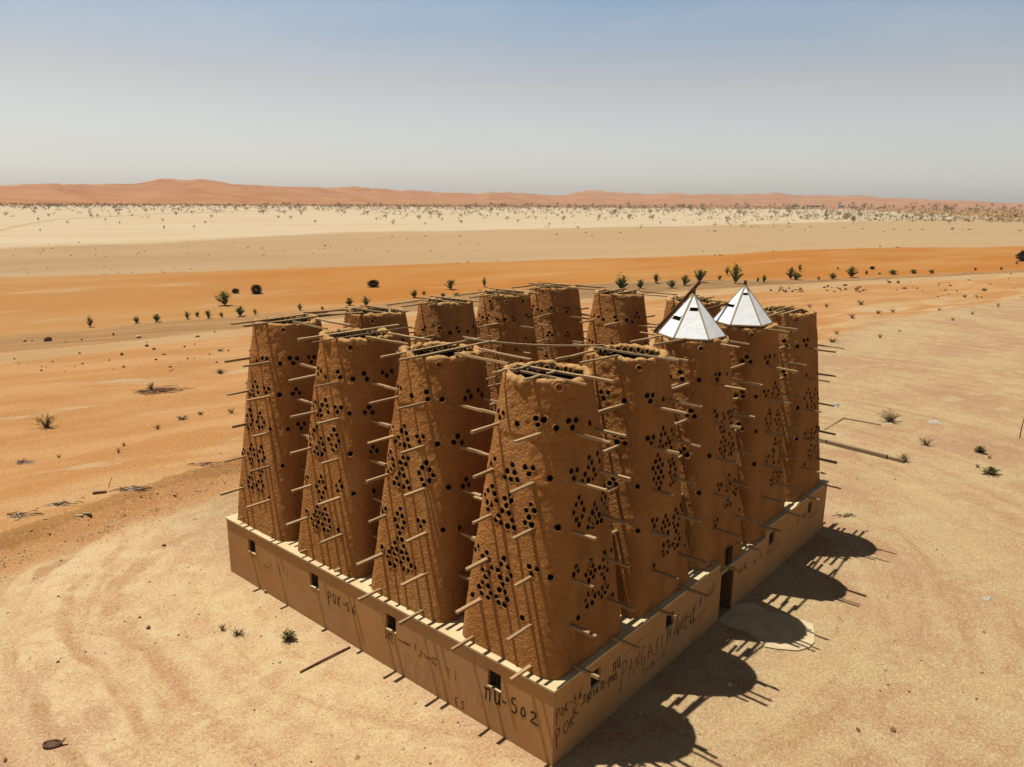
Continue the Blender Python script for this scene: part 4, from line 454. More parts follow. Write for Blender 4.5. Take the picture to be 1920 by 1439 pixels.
def snor(k,phi,z):
    e=.02; a=spt(k,phi+e,z)-spt(k,phi-e,z); b=spt(k,phi,z+.05)-spt(k,phi,z-.05); n=a.cross(b); n.normalize(); return n
LEV=[9.07,7.78,6.45,5.12,3.83,2.60]
def pot_mesh():
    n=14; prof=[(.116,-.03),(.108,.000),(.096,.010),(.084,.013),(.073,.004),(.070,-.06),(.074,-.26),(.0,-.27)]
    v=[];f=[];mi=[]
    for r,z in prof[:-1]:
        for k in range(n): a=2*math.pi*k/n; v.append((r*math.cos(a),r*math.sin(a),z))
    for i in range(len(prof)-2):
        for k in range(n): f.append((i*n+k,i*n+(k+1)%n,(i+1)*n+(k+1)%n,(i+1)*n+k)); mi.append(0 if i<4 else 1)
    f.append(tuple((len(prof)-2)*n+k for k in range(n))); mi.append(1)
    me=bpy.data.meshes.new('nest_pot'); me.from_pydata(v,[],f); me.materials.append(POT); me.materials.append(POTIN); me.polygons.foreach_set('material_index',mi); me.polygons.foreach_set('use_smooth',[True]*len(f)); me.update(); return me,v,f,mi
POTM,PV,PF,PMI=pot_mesh()
def unit_beam(mat,seed):
    r=random.Random(seed); mb=MB(); n=5; pts=[]; 
    for i in range(n+1):
        x=i/n; dy=r.uniform(-.014,.014);dz=r.uniform(-.012,.012);w=.046*(1+r.uniform(-.16,.16));h=.036*(1+r.uniform(-.2,.2))
        for sy,sz in ((-1,-1),(1,-1),(1,1),(-1,1)): pts.append((x,sy*w+dy,sz*h+dz))
    fs=[(3,2,1,0),(4*n,4*n+1,4*n+2,4*n+3)]
    for i in range(n):
        for k in range(4): fs.append((4*i+k,4*i+(k+1)%4,4*i+4+(k+1)%4,4*i+4+k))
    mb.add(pts,fs); return mb.mesh('perch_beam',[mat])
BEAMS=[unit_beam(WOOD,i) for i in range(6)]
def beam_obj(name,a,b,parent,r,mat_i=None):
    a=Vector(a);b=Vector(b); o=bpy.data.objects.new(name,BEAMS[r.randrange(6)]); d=b-a
    o.matrix_world=Matrix.Translation(a)@d.to_track_quat('X','Z').to_matrix().to_4x4()@Matrix.Rotation(r.uniform(-.12,.12),4,'X')@Matrix.Diagonal((d.length,r.uniform(.8,1.2)*(.85 if name!='perch_beam' else 1),r.uniform(.8,1.2)*(.8 if name!='perch_beam' else 1),1))
    return link(o,parent)
VISL=[(0,0),(0,1),(0,2),(0,3)]
LABELS={(0,0):'nearest dovecote tower, on the front corner, broken boards across its mouth',
(0,1):'mud dovecote tower second from the front corner along the sunlit left wall',(0,2):'mud dovecote tower third from the front corner along the sunlit left wall',
(0,3):'leftmost mud dovecote tower, at the far end of the sunlit left wall',(1,0):'open-topped dovecote tower just right of the front corner tower, pots lining its rim',
(2,0):'mud dovecote tower under the nearer, larger white metal cone',(3,0):'mud dovecote tower under the farther white metal cone',(4,0):'rightmost dovecote tower, open mouth full of pots',
(1,3):'back row tower beside the leftmost tower, a bent board hanging from its rim',(2,3):'back row mud tower second from the leftmost tower',(3,3):'back row mud tower just left of the far corner tower',
(4,3):'far corner mud tower, farthest from the camera, topped by crossed boards',(4,2):'mud tower just right of the far corner tower',(4,1):'mud tower half hidden behind the nearer white cone'}
NA,NZ=236,168
for ti,(k,T) in enumerate(TOPS.items()):
    r=random.Random(100+ti); base=Vector((ACX+PX*k[0],ACX+PY*k[1],H)); root=empty('dovecote_tower',base); tag(root,LABELS[k],'tower','mud dovecote towers standing on the base building')
    IB=Matrix.Translation(-base)
    near=k[1]==0 or k[0]==0
    na,nz=(NA,NZ) if near else (170,120)
    holes=[(R_(a),z) for a,z in HOLES.get(k,[])]
    full=k in ((0,0),(0,1),(0,2),(0,3),(1,0),(2,0),(3,0),(4,0))
    if not full:   # fill up the sparsely seen rear towers with the usual groups of three
        for z in (8.95,7.6,6.3):
            for a0 in (-3.30,-2.62,-2.05,-1.25):
                for q in ((-.07,.07),(.07,.07),(0,-.07)):
                    h=(a0+q[0],z+.28+q[1])
                    if all(abs(h[0]-g_[0]+(2*math.pi if g_[0]>2 else 0))>.16 or abs(h[1]-g_[1])>.25 for g_ in holes): holes.append(h)
    HP=[spt(k,a,z) for a,z in holes]
    # --- shaft
    ph=np.linspace(-math.pi,math.pi,na,endpoint=False); zs=np.linspace(Z0,Z1+.02,nz); PH,ZZ=np.meshgrid(ph,zs)
    Rr=rsq(PH,hs(ZZ),rr(ZZ)); cx,cy=cen(k,ZZ); X=cx+Rr*np.cos(PH); Y=cy+Rr*np.sin(PH)
    V0=np.stack([X,Y,ZZ],-1).reshape(-1,3)
    up=sst(5.5,9.5,ZZ); amp=0.75+0.55*up
    D=(0.009*vnoise(X*4,Y*4,ZZ*5,ti)+0.009*vnoise(X*9,Y*9,ZZ*11,ti+50)+0.006*vnoise(X*17,Y*17,ZZ*19,ti+60))*amp+0.02*vnoise(X*.8,Y*.8,ZZ*.8,ti+80)
    ridg=1-np.abs(vnoise(X*7,Y*7,ZZ*9,ti+120)); D+=0.008*ridg*ridg*up
    for L in LEV[:4]:
        wv=L-0.16+0.05*vnoise(X*2,Y*2,ZZ*0,ti+int(L)); D+=0.014*sst(wv-0.02,wv+0.03,ZZ)*(1-sst(wv+.05,wv+.9,ZZ))*(0.4+up)
    zt=ZZ+np.where(ZZ>Z1-.05,0.05*vnoise(X*3,Y*3,0,ti+7),0)
    V=np.stack([X+D*np.cos(PH),Y+D*np.sin(PH),zt],-1).reshape(-1,3); idx=np.arange(na*nz).reshape(nz,na); nx=np.roll(idx,-1,axis=1)
    F_=np.stack([idx[:-1],nx[:-1],nx[1:],idx[1:]],-1).reshape(-1,4); cc=V0[F_].mean(1); keep=np.ones(len(F_),bool)
    for p in HP: keep&=((cc-np.array(p))**2).sum(1)>0.096**2
    F_=F_[keep]; mi=np.zeros(len(F_),int)
    # inner lining: down from the mouth
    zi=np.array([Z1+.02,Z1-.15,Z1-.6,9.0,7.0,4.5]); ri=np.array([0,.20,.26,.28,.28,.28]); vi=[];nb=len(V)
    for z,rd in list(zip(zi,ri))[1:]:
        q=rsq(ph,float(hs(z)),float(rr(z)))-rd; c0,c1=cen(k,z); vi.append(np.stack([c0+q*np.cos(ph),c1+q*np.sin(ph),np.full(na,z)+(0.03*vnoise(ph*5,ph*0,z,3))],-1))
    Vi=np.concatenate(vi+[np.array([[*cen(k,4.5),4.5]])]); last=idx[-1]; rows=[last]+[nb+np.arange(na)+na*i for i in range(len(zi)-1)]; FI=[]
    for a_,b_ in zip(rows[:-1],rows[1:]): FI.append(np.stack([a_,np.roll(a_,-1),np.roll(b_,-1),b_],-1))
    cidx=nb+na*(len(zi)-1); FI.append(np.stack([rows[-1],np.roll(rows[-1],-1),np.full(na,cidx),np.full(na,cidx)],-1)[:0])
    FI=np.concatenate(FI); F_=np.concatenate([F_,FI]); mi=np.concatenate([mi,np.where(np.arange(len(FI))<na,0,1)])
    V=np.concatenate([V,Vi])-np.array(base)
    sh=link(bpy.data.objects.new('shaft',npmesh('shaft',V,F_,[MUD,DARKM],mi,True)),root)
    # --- rim: lumpy ring of clay
    n1,n2=150,10; a1=np.linspace(0,2*math.pi,n1,endpoint=False); a2=np.linspace(0,2*math.pi,n2,endpoint=False); A1,A2=np.meshgrid(a1,a2,indexing='ij')
    q=rsq(A1,1.25,1.25)-.095; c0,c1=cen(k,Z1); tr=0.105+0.045*vnoise(np.cos(A1)*4,np.sin(A1)*4,0,ti+31); lump=1+.40*vnoise(np.cos(A1)*9,np.sin(A1)*9,np.sin(A2)*1.5,ti+33)+.28*vnoise(np.cos(A1)*19,np.sin(A1)*19,np.sin(A2)*2.5,ti+34)
    rx=(q+tr*1.05*lump*np.cos(A2)); zz=Z1-.045+0.06*vnoise(np.cos(A1)*3,np.sin(A1)*3,0,ti+7)+tr*.95*lump*np.sin(A2)
    VR=np.stack([c0+rx*np.cos(A1),c1+rx*np.sin(A1),zz],-1).reshape(-1,3)-np.array(base); ir=np.arange(n1*n2).reshape(n1,n2)
    FR=np.stack([ir,np.roll(ir,-1,0),np.roll(np.roll(ir,-1,0),-1,1),np.roll(ir,-1,1)],-1).reshape(-1,4)
    link(bpy.data.objects.new('rim',npmesh('rim',VR,FR,[RIM],None,True)),root)
    # --- pots
    mats=[]
    for p,(a,z) in zip(HP,holes):
        n=(snor(k,a,z)+Vector((r.uniform(-.12,.12),r.uniform(-.12,.12),r.uniform(-.05,.18)))).normalized(); sc=r.uniform(.80,1.12)
        if z>10: sc*=.98; p=p+n*.06-Vector((0,0,.10))
        mats.append((p,n,sc*1.2))
    if k not in ((2,0),(3,0)):
        for j in range(13):
            a=R_(-8+j*15.2+r.uniform(-3,3)); c0,c1=cen(k,Z1); q=1.25-.29
            n=Vector((-math.cos(a),-math.sin(a),.35)).normalized(); mats.append((Vector((c0+q*math.cos(a),c1+q*math.sin(a),Z1-.10+r.uniform(-.03,.02))),n,r.uniform(.85,1.1)))
    mats.sort(key=lambda t:(t[0]-CAMP).length-(3 if t[0].z>10.2 else 0))
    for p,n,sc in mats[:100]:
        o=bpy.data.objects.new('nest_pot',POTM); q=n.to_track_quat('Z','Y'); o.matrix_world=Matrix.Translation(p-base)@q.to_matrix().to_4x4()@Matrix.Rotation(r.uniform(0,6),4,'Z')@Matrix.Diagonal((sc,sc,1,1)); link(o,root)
    if len(mats)>100:
        mb=MB()
        for p,n,sc in mats[100:]:
            M_=Matrix.Translation(p-base)@n.to_track_quat('Z','Y').to_matrix().to_4x4()@Matrix.Diagonal((sc,sc,1,1)); b0=len(mb.v); mb.v+=[tuple(M_@Vector(v)) for v in PV]; mb.f+=[tuple(b0+i for i in f) for f in PF]; mb.m+=PMI
        o=mb.obj('nest_pots',[POT,POTIN],root,True); tag(o,kind='stuff')
    # --- perch beams right through the tower
    for li,L in enumerate(LEV):
        h=float(hs(L)); c0,c1=cen(k,L); ox=.66+.07*li+r.uniform(-.06,.06); oy=.50+.095*li+r.uniform(-.05,.05); pr=[1.0,.88,.74,.72,.95,.95][li]
        if L<2.7 and k in ((0,2),(0,3)): pr=.16
        for s_ in (-1,1):
            y=c1+s_*ox+r.uniform(-.08,.08); z=L+r.uniform(-.03,.03)
            a=(c0-h-pr-r.uniform(-.12,.14),y+r.uniform(-.03,.03),z+r.uniform(-.02,.02)); b=(c0+h+(pr*.8+r.uniform(-.1,.1) if L>2.7 else -.1),y+r.uniform(-.03,.03),z+r.uniform(-.02,.02))
            beam_obj('perch_beam',Vector(a)-base,Vector(b)-base,root,r)
            x=c0+s_*oy+r.uniform(-.08,.08); z=L-.085+r.uniform(-.02,.02)
            a=(x+r.uniform(-.04,.04),c1-h-pr-r.uniform(-.12,.14),z+r.uniform(-.02,.02)); b=(x+r.uniform(-.04,.04),c1+h+(pr*.8 if L>2.7 else -.1),z+r.uniform(-.02,.02))
            beam_obj('perch_beam',Vector(a)-base,Vector(b)-base,root,r)
    # --- beams over the mouth
    c0,c1=cen(k,Z1); zt=Z1+.07
    if k in ((0,1),(0,2),(0,3)) :
        for s_ in (-.42,.30): beam_obj('mouth_beam',Vector((c0-1.25-.85-r.uniform(0,.12)*(s_>0),c1+s_,zt))-base,Vector((c0+1.25+.9,c1+s_+r.uniform(-.05,.05),zt+.01))-base,root,r)
    if k==(0,0):
        beam_obj('mouth_beam',Vector((c0-.05,c1+1.2,zt-.02))-base,Vector((c0+.02,c1-2.15,zt))-base,root,r); beam_obj('mouth_beam',Vector((c0-.62,c1+1.1,zt-.02))-base,Vector((c0-.60,c1-1.75,zt-.02))-base,root,r)
        for yy,x0_,x1_ in ((.68,-1.55,-1.02),(.55,-.80,-.20),(-.42,-1.55,-.85),(-.44,-.62,-.20)): beam_obj('mouth_beam',Vector((c0+x0_,c1+yy,zt+.04))-base,Vector((c0+x1_,c1+yy-.02,zt+.06))-base,root,r)
    if k in ((1,0),): 
        beam_obj('mouth_beam',Vector((c0-.30,c1+1.9,zt))-base,Vector((c0-.25,c1-1.95,zt-.02))-base,root,r); beam_obj('mouth_beam',Vector((c0+.45,c1-1.0,zt-.12))-base,Vector((c0+.45,c1-1.9,zt-.13))-base,root,r)
    if k in ((2,0),(3,0)):
        for s_ in (-.35,.45): beam_obj('mouth_beam',Vector((c0+s_,c1+1.9,zt-.10))-base,Vector((c0+s_,c1-1.95,zt-.12))-base,root,r)
    if k==(4,0):
        for s_ in (-.5,.1): beam_obj('mouth_beam',Vector((c0-1.9,c1+s_,zt))-base,Vector((c0+1.0+s_,c1+s_,zt+.02))-base,root,r)
    if k[1]==3 and k[0]>0 or k in((4,2),(4,1)):
        for s_ in ((-.42,.42) if (k[0]+k[1])%2 else (-.38,.45)): 
            if k[0]==4 and k[1]<3: beam_obj('mouth_beam',Vector((c0-1.25-r.uniform(0,.4),c1+s_,zt))-base,Vector((c0+1.3,c1+s_,zt+.02))-base,root,r)
            else: beam_obj('mouth_beam',Vector((c0+s_,c1+1.5,zt))-base,Vector((c0+s_+.1,c1-1.35-r.uniform(0,.5),zt+.02))-base,root,r)
# ------------------------------------------------------------------ beams lying from rim to rim
br=random.Random(5)
def tower_word(k): return {(0,0):'front corner tower',(0,1):'second left-row tower',(0,2):'third left-row tower',(0,3):'leftmost tower',(1,0):'first right-row tower',(2,0):'near cone tower',(3,0):'far cone tower',(4,0):'rightmost tower',(1,3):'first back-row tower',(2,3):'second back-row tower',(3,3):'third back-row tower',(4,3):'far corner tower',(4,2):'tower beside the far corner',(4,1):'tower behind the near cone'}[k]
def bridge(k1,k2,axis,offs,z=Z1+.12,names=('outer','inner')):
    a=cen(k1,Z1);b=cen(k2,Z1)
    for s_,nm in zip(offs,names):
        if axis=='y': A=(a[0]+s_,a[1]+1.08,z+br.uniform(-.01,.03)); B=(b[0]+s_,b[1]-1.08,z+br.uniform(-.01,.03))
        else: A=(a[0]+1.05,a[1]+s_,z+br.uniform(-.01,.03)); B=(b[0]-1.05,b[1]+s_,z+br.uniform(-.01,.03))
        o=beam_obj('bridging_beam',A,B,None,br); tag(o,f'{nm} beam from {tower_word(k1)} to {tower_word(k2)}','beam','wooden beams bridging the tower rims')
for j in range(3): bridge((0,j),(0,j+1),'y',(-.45,.55))
for i in range(4):
    if i!=2: bridge((i,0),(i+1,0),'x',(-.35,.55))
for i in range(4): bridge((i,3),(i+1,3),'x',(-.5,.45))
for j in (0,1,2):
    if j==0: bridge((4,0),(4,1),'y',(-.4,),names=('only',))
    else: bridge((4,j),(4,j+1),'y',(-.6,.35))
mb=MB(); mb.beam((3.55,6.75,Z1+.16),(6.0,2.85,Z1+.12),.08,.06,bend=.10); o=mb.obj('long_pole',WOOD); tag(o,'long sagging pole across the courtyard from second left-row to first right-row tower','pole')
mb=MB(); mb.beam((6.55,14.1,Z1+.17),(6.15,13.6,Z1-.25),.10,.05,bend=-.05); mb.beam((6.15,13.6,Z1-.25),(5.80,13.22,Z1-.72),.10,.05); o=mb.obj('hanging_board',WOOD); tag(o,'short bent board hanging off the rim of the first back-row tower','board')
mb=MB(); mb.beam((12.3,3.3,Z1+.35),(14.25,1.55,Z1+1.12),.11,.08); o=mb.obj('leaning_board',BWOOD); tag(o,'dark brown board leaning up against the farther white cone','board')
mb=MB(); mb.beam((9.25,2.92,Z1+.15),(10.05,1.70,Z1+1.95),.13,.10); o=mb.obj('leaning_pole',BWOOD); tag(o,'dark brown pole leaning on the nearer white cone past its peak','pole')
# ------------------------------------------------------------------ white metal cones
SHEET=None
def sheet_mat():
    t=NT('white_painted_sheet'); v=t.objc(); a=t.noise(2.0,5,0.6,v); b=t.noise(25,4,0.6,v); c=t.mix(t.step(a,.4,.75),(1.0,1.0,1.0),(0.92,0.93,0.92)); c=t.mix(t.math('MULTIPLY',t.step(b,.64,.74),.5),c,(0.42,0.30,0.18))
    seam=t.step(t.math('ABSOLUTE',t.math('SUBTRACT',t.math('FRACT',t.math('MULTIPLY',t.noise(1.3,2,.5,v),3)),.5)),.03,.0); c=t.mix(t.math('MULTIPLY',seam,.25),c,(0.55,0.50,0.42)); dirt=t.step(t.noise(4,6,.7,t.vscale(v,(1,1,.3))),.5,.8); c=t.mix(t.math('MULTIPLY',dirt,.3),c,(0.62,0.52,0.38))
    return t.fin(c,t.bump(a,0.6,0.05),0.45,0.5,None,(.64,.66,.68))
SHEET=sheet_mat(); BATT=simple('sandy_batten',(0.66,0.56,0.40),(0.55,0.44,0.29),8,0.9)
def cone(k,c,r,h,label,rot=0.0,flip=False):
    z0=Z1+.14; root=empty('metal_cone_roof',(c[0],c[1],z0)); tag(root,label,'roof','white sheet metal cones on towers')
    ap=Vector((0,0,h)); V=[Vector((r*math.cos(R_(60*i)+rot),r*math.sin(R_(60*i)+rot),0)) for i in range(6)]
    for i in range(6):
        a,b=V[i],V[(i+1)%6]; mid=(a+b)/2; n=(b-a).cross(ap-a).normalized()
        mb=MB()
        def P(s,t): 
            l=a.lerp(ap,t); q=b.lerp(ap,t); return l.lerp(q,s)
        win_={2:(.36,.45,.12,.88),3:(.60,.68,.25,.92)}.get(i) if not flip else {2:(.40,.47,.10,.75),3:(.73,.79,.2,.85)}.get(i)
        quads=[(0,0,1,.975)]
        if win_:
            t0,t1,s0,s1=win_; quads=[(0,0,1,t0),(0,t1,1,.975),(0,t0,s0,t1),(s1,t0,1,t1)]
        for s0,t0,s1,t1 in quads:
            p=[P(s0,t0),P(s1,t0),P(s1,t1),P(s0,t1)]; o1=n*.012; mb.add([q+o1 for q in p]+[q-o1*.2 for q in p],[(0,1,2,3),(7,6,5,4),(0,4,5,1),(1,5,6,2),(2,6,7,3),(3,7,4,0)])
        pn=mb.obj('sheet_panel',SHEET,root)
        if win_:
            t0,t1,s0,s1=win_; fl=MB(); p=[P(s0,t1)+n*.02,P(s1,t1)+n*.02,P(s1,t0+.02)+n*.10,P(s0,t0+.02)+n*.10]
            p=[P(s0,t1+.05)+n*.016,P(s1,t1+.05)+n*.016,P(s1,t1-.01)+n*.05,P(s0,t1-.01)+n*.05]; fl.add(p+[q+n*.01 for q in p],[(0,1,2,3),(7,6,5,4),(0,4,5,1),(1,5,6,2),(2,6,7,3),(3,7,4,0)]); fl.obj('vent_flap',SHEET,pn)
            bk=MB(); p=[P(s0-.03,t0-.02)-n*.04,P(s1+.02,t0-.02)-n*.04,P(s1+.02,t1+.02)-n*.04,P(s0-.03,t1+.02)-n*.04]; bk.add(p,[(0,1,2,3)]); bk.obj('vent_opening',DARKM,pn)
        bt=MB(); bt.beam(a+Vector((0,0,.01)),a.lerp(ap,.985)+Vector((0,0,.02)),.05,.035,up=a.normalized()+Vector((0,0,.6))); bt.obj('ridge_batten',BATT,root)
        eb=MB(); eb.beam(a*1.02+Vector((0,0,-.03)),b*1.02+Vector((0,0,-.03)),.06,.05); eb.obj('eave_board',WOOD,root)
    st=MB(); st.beam((0,0,h-.25),(0,0,h+.16),.09,.09); st.obj('peak_post',BWOOD,root)
cone((2,0),(9.86,1.80),1.16,1.42,'nearer and larger white sheet metal cone with two dark vents',rot=R_(-2))
cone((3,0),(13.88,1.74),1.12,1.42,'farther white sheet metal cone with a brown board across it',rot=R_(2),flip=True)
# inner doorway of the near cone tower, its shade painted as a dark box
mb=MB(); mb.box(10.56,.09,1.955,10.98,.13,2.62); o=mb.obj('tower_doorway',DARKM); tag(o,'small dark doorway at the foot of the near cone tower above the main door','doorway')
# concrete apron at the door
AP=[(10.96,-.01),(11.5,-.02),(12.05,-.5),(11.81,-1.15),(11.95,-1.59),(12.05,-2.1),(12.05,-2.75),(11.5,-3.0),(10.9,-3.22),(10.45,-3.2),(9.98,-2.98),(9.59,-2.39),(9.45,-2.04),(9.7,-1.63),(9.95,-1.12),(9.85,-.42),(9.9,-.01)]
mb=MB(); n=len(AP); mb.add([(x,y,.05) for x,y in AP]+[(x*1.0,y,-.05) for x,y in AP],[tuple(range(n-1,-1,-1))]+[(i,(i+1)%n,n+(i+1)%n,n+i) for i in range(n)])
o=mb.obj('concrete_apron',simple('pale_concrete',(0.92,0.76,0.53),(0.78,0.61,0.40),1.5,.95,.3,9)); tag(o,'broken pale concrete apron in front of the door','slab')
# ------------------------------------------------------------------ plants
def leafmat(name,c1,c2,po=.25):
    t=NT(name); v=t.objc(); f=t.noise(7,3,.6,v); c=t.mix(t.step(f,.35,.65),c1,c2); oi=t.n('ShaderNodeObjectInfo').outputs['Random']
    h=t.n('ShaderNodeHueSaturation'); t.l(t.lin(oi,0,1,1-po,1+po),h.inputs['Value']); t.l(c,h.inputs['Color']); return t.fin(h.outputs[0],None,.9,.03)
LEAF=leafmat('green_leaf',(0.15,0.19,0.04),(0.26,0.31,0.08)); LEAFO=leafmat('olive_leaf',(0.20,0.20,0.07),(0.30,0.27,0.11)); LEAFD=leafmat('dark_leaf',(0.045,0.028,0.010),(0.07,0.045,0.018)); LEAFB=leafmat('dry_leaf',(0.22,0.15,0.06),(0.13,0.085,0.035)); BARK=simple('pale_bark',(0.30,0.21,0.12),(0.18,0.12,0.07),8); LEAFF=leafmat('thorn_tree_leaf',(0.34,0.24,0.09),(0.46,0.34,0.14),.3)
def leaf(mb,p,d,L,W,r):
    d=d.normalized(); s=d.cross(Vector((r.uniform(-.5,.5),r.uniform(-.5,.5),1))).normalized(); u=s.cross(d)*.12*L
    mb.add([p,p+d*L*.45+s*W/2+u,p+d*L,p+d*L*.45-s*W/2+u],[(0,1,2),(0,2,3)])
def shrub(seed,kind):
    r=random.Random(seed); st=MB(); lf=MB()
    if kind=='green':
        n=r.randint(8,14)
        for i in range(170):
            d=Vector((r.gauss(0,.17),r.gauss(0,.17),r.gauss(.62,.15))); leaf(lf,d,Vector((d.x,d.y,r.uniform(-.1,.35))),r.uniform(.08,.15),r.uniform(.06,.1),r)
        for i in range(n):
            a=r.uniform(0,6.28); lean=r.uniform(.05,.62); hh=r.uniform(.45,1.0)*(1-.35*max(0,lean-.25)/.3); pts=[]
            for j in range(6):
                t=j/5; pts.append(Vector((math.cos(a)*lean*t**1.3*.95,math.sin(a)*lean*t**1.3*.95,hh*t)))
            st.tube(pts,[.018*(1-.7*j/5) for j in range(6)],4)
            for j in range(r.randint(28,50)):
                t=r.uniform(.15,1.0); q=pts[min(int(t*5),4)].lerp(pts[min(int(t*5)+1,5)],t*5-int(t*5)); an=r.uniform(0,6.28)
                leaf(lf,q,Vector((math.cos(an),math.sin(an),r.uniform(.2,1.1))),r.uniform(.11,.20),r.uniform(.08,.14),r)
    elif kind=='dark':
        for i in range(10):
            a=r.uniform(0,6.28); st.tube([(0,0,0),(math.cos(a)*.2,math.sin(a)*.2,.3),(math.cos(a)*.35,math.sin(a)*.35,.6)],[.02,.014,.006],4)
        for i in range(1500):
            d=Vector((r.gauss(0,1),r.gauss(0,1),r.gauss(0,1))).normalized(); R=r.uniform(.25,1)**.6*(1+.12*math.sin(d.x*7+seed)+.1*math.sin(d.y*9))
            p=Vector((d.x*.47*R,d.y*.47*R,.46+d.z*.46*R)); 
            if p.z<0: p.z=.02
            leaf(lf,p,d+Vector((r.uniform(-.8,.8),r.uniform(-.8,.8),r.uniform(-.3,.8))),r.uniform(.08,.14),.09,r)
    else:
        for i in range(34):
            a=r.uniform(0,6.28); sp=r.uniform(.15,.5); hh=r.uniform(.35,1.0); p1=Vector((math.cos(a)*sp*.45,math.sin(a)*sp*.45,hh*.6)); p2=Vector((math.cos(a)*sp+r.uniform(-.08,.08),math.sin(a)*sp+r.uniform(-.08,.08),hh))
            st.tube([(r.uniform(-.1,.1),r.uniform(-.1,.1),0),p1,p2],[.011,.009,.004],3)
            for j in range(9):
                q=p1.lerp(p2,r.random()) if r.random()<.7 else Vector((0,0,0)).lerp(p1,r.uniform(.3,1)); leaf(lf,q,Vector((r.uniform(-1,1),r.uniform(-1,1),r.uniform(-.1,1))),r.uniform(.05,.11),.035,r)
    L={'green':LEAF,'dark':LEAFD,'dry':LEAFB}[kind]; return st.mesh('stem',[BARK]),lf.mesh('foliage',[L])
VAR={k:[shrub(s+i,k) for i in range(n)] for k,s,n in (('green',10,6),('dark',30,2),('dry',40,5))}
pr_=random.Random(3)
def put_plant(kind,x,y,h,wd,label,cat,group,name):
    if kind=='green' and y<9.6 and x<2: h,wd=.26,.34
    root=empty(name,(x,y,gz(x,y)-.01)); tag(root,label,cat,group); s,f=VAR[kind][pr_.randrange(len(VAR[kind]))]; rz=pr_.uniform(0,6.28)
    for nm,me in (('stem',s),('foliage',f)):
        if nm=='foliage' and kind=='green' and uv(x,y)[1]<40:
            me=me.copy(); me.materials[0]=LEAFO
        o=link(bpy.data.objects.new(nm,me),root); o.rotation_euler=(0,0,rz); o.scale=(wd*1.1,wd*1.1,h*1.0)
def where(x,y):
    u,v=uv(x,y)
    if v>88: return 'on the orange dune band'
    if v>66: return 'along the sand track'
    if x<8: return 'left of the building'
    return 'right of the building'
G_=sorted(GREEN,key=lambda p:imgx(p)); hm=sorted(p[2] for p in G_)
for i,(x,y,h,wd) in enumerate(G_):
    ad='tall' if h>1.5 else ('small' if h<.8 else 'knee-high')
    put_plant('green',x,y,max(h,.4),max(wd,.35)*1.05,f'{ad} green leafy shrub {where(x,y)}, {ordw(i)} from the left','shrub','green shrubs along the track','desert_shrub')
for i,(x,y,h,wd) in enumerate(sorted(DARK,key=imgx)):
    put_plant('dark',x,y,h,wd,['low dark bush tucked behind a green shrub at left','round dark bush on the orange sand behind the leftmost tower','dark lopsided bush on orange sand, third dark bush from the left','tiny dark bush on the orange band at right','big dark bush cut by the right edge of the photo'][i],'bush','dark bushes on the orange sand','dark_bush')
for i,(x,y,h,wd) in enumerate(sorted(DRY,key=imgx)):
    ad='spreading' if wd>1.1 else ('tiny' if h<.4 else 'scraggly')
    put_plant('dry',x,y,max(h,.25),max(wd,.3)*1.1,f'{ad} dry brown bush {where(x,y)}, {ordw(i)} from the left','dry bush','dry bushes on the sand','dry_bush')
# ------------------------------------------------------------------ rocks
def rockmat(name,c1,c2): return simple(name,c1,c2,3,.95,.6,9,.3)
ROCKM=rockmat('dark_rock',(0.20,0.115,0.065),(0.30,0.18,0.10)); PALEM=rockmat('pale_rock',(0.62,0.50,0.34),(0.72,0.60,0.42))
def rock_mesh(seed,mat):
    import bmesh
    bm=bmesh.new(); bmesh.ops.create_icosphere(bm,subdivisions=2,radius=.5); r=random.Random(seed); cuts=[(Vector((r.gauss(0,1),r.gauss(0,1),r.gauss(0,1))).normalized(),r.uniform(.26,.42)) for _ in range(8)]
    for v in bm.verts:
        for n,d in cuts:
            e=v.co.dot(n)-d
            if e>0: v.co-=n*e
        v.co*=1+r.uniform(-.04,.04)
        v.co.z=v.co.z+.28
        if v.co.z<-.05: v.co.z=-.05
    me=bpy.data.meshes.new('rock'); bm.to_mesh(me); bm.free(); me.materials.append(mat); return me
RK=[rock_mesh(i,ROCKM) for i in range(6)]; RKP=[rock_mesh(i+20,PALEM) for i in range(3)]
rr_=random.Random(12); RS=sorted(ROCK,key=lambda p:-p[2]*p[3]); big=sorted(RS[:26],key=imgx)
for i,(x,y,h,wd) in enumerate(RS):
    pale=rr_.random()<.12
    o=bpy.data.objects.new('rock',(RKP if pale else RK)[rr_.randrange(3 if pale else 6)]); o.location=(x,y,gz(x,y)-.02); o.rotation_euler=(0,0,rr_.uniform(0,6.28)); o.scale=(wd*1.1,wd*.8,max(h*1.3,.12)); link(o)
    q=(x,y,h,wd)
    if q in big: j=big.index(q); tag(o,f'{"pale" if pale else "dark reddish"} boulder by the sand track, {ordw(j)} boulder from the left','rock','boulders by the sand track')
    else: tag(o,f'small {"pale" if pale else "dark"} stone scattered on the sand near the track','rock',f'small {"pale" if pale else "dark"} stones near the track')
for (x,y,h,wd) in PLAIN:
    o=bpy.data.objects.new('rock',RK[rr_.randrange(6)]); o.location=(x,y,gz(x,y)-.03); o.rotation_euler=(0,0,rr_.uniform(0,6.28)); o.scale=(wd,wd*.9,h); link(o); tag(o,'small dark stone far out on the tan plain','rock','dark stones on the tan plain')
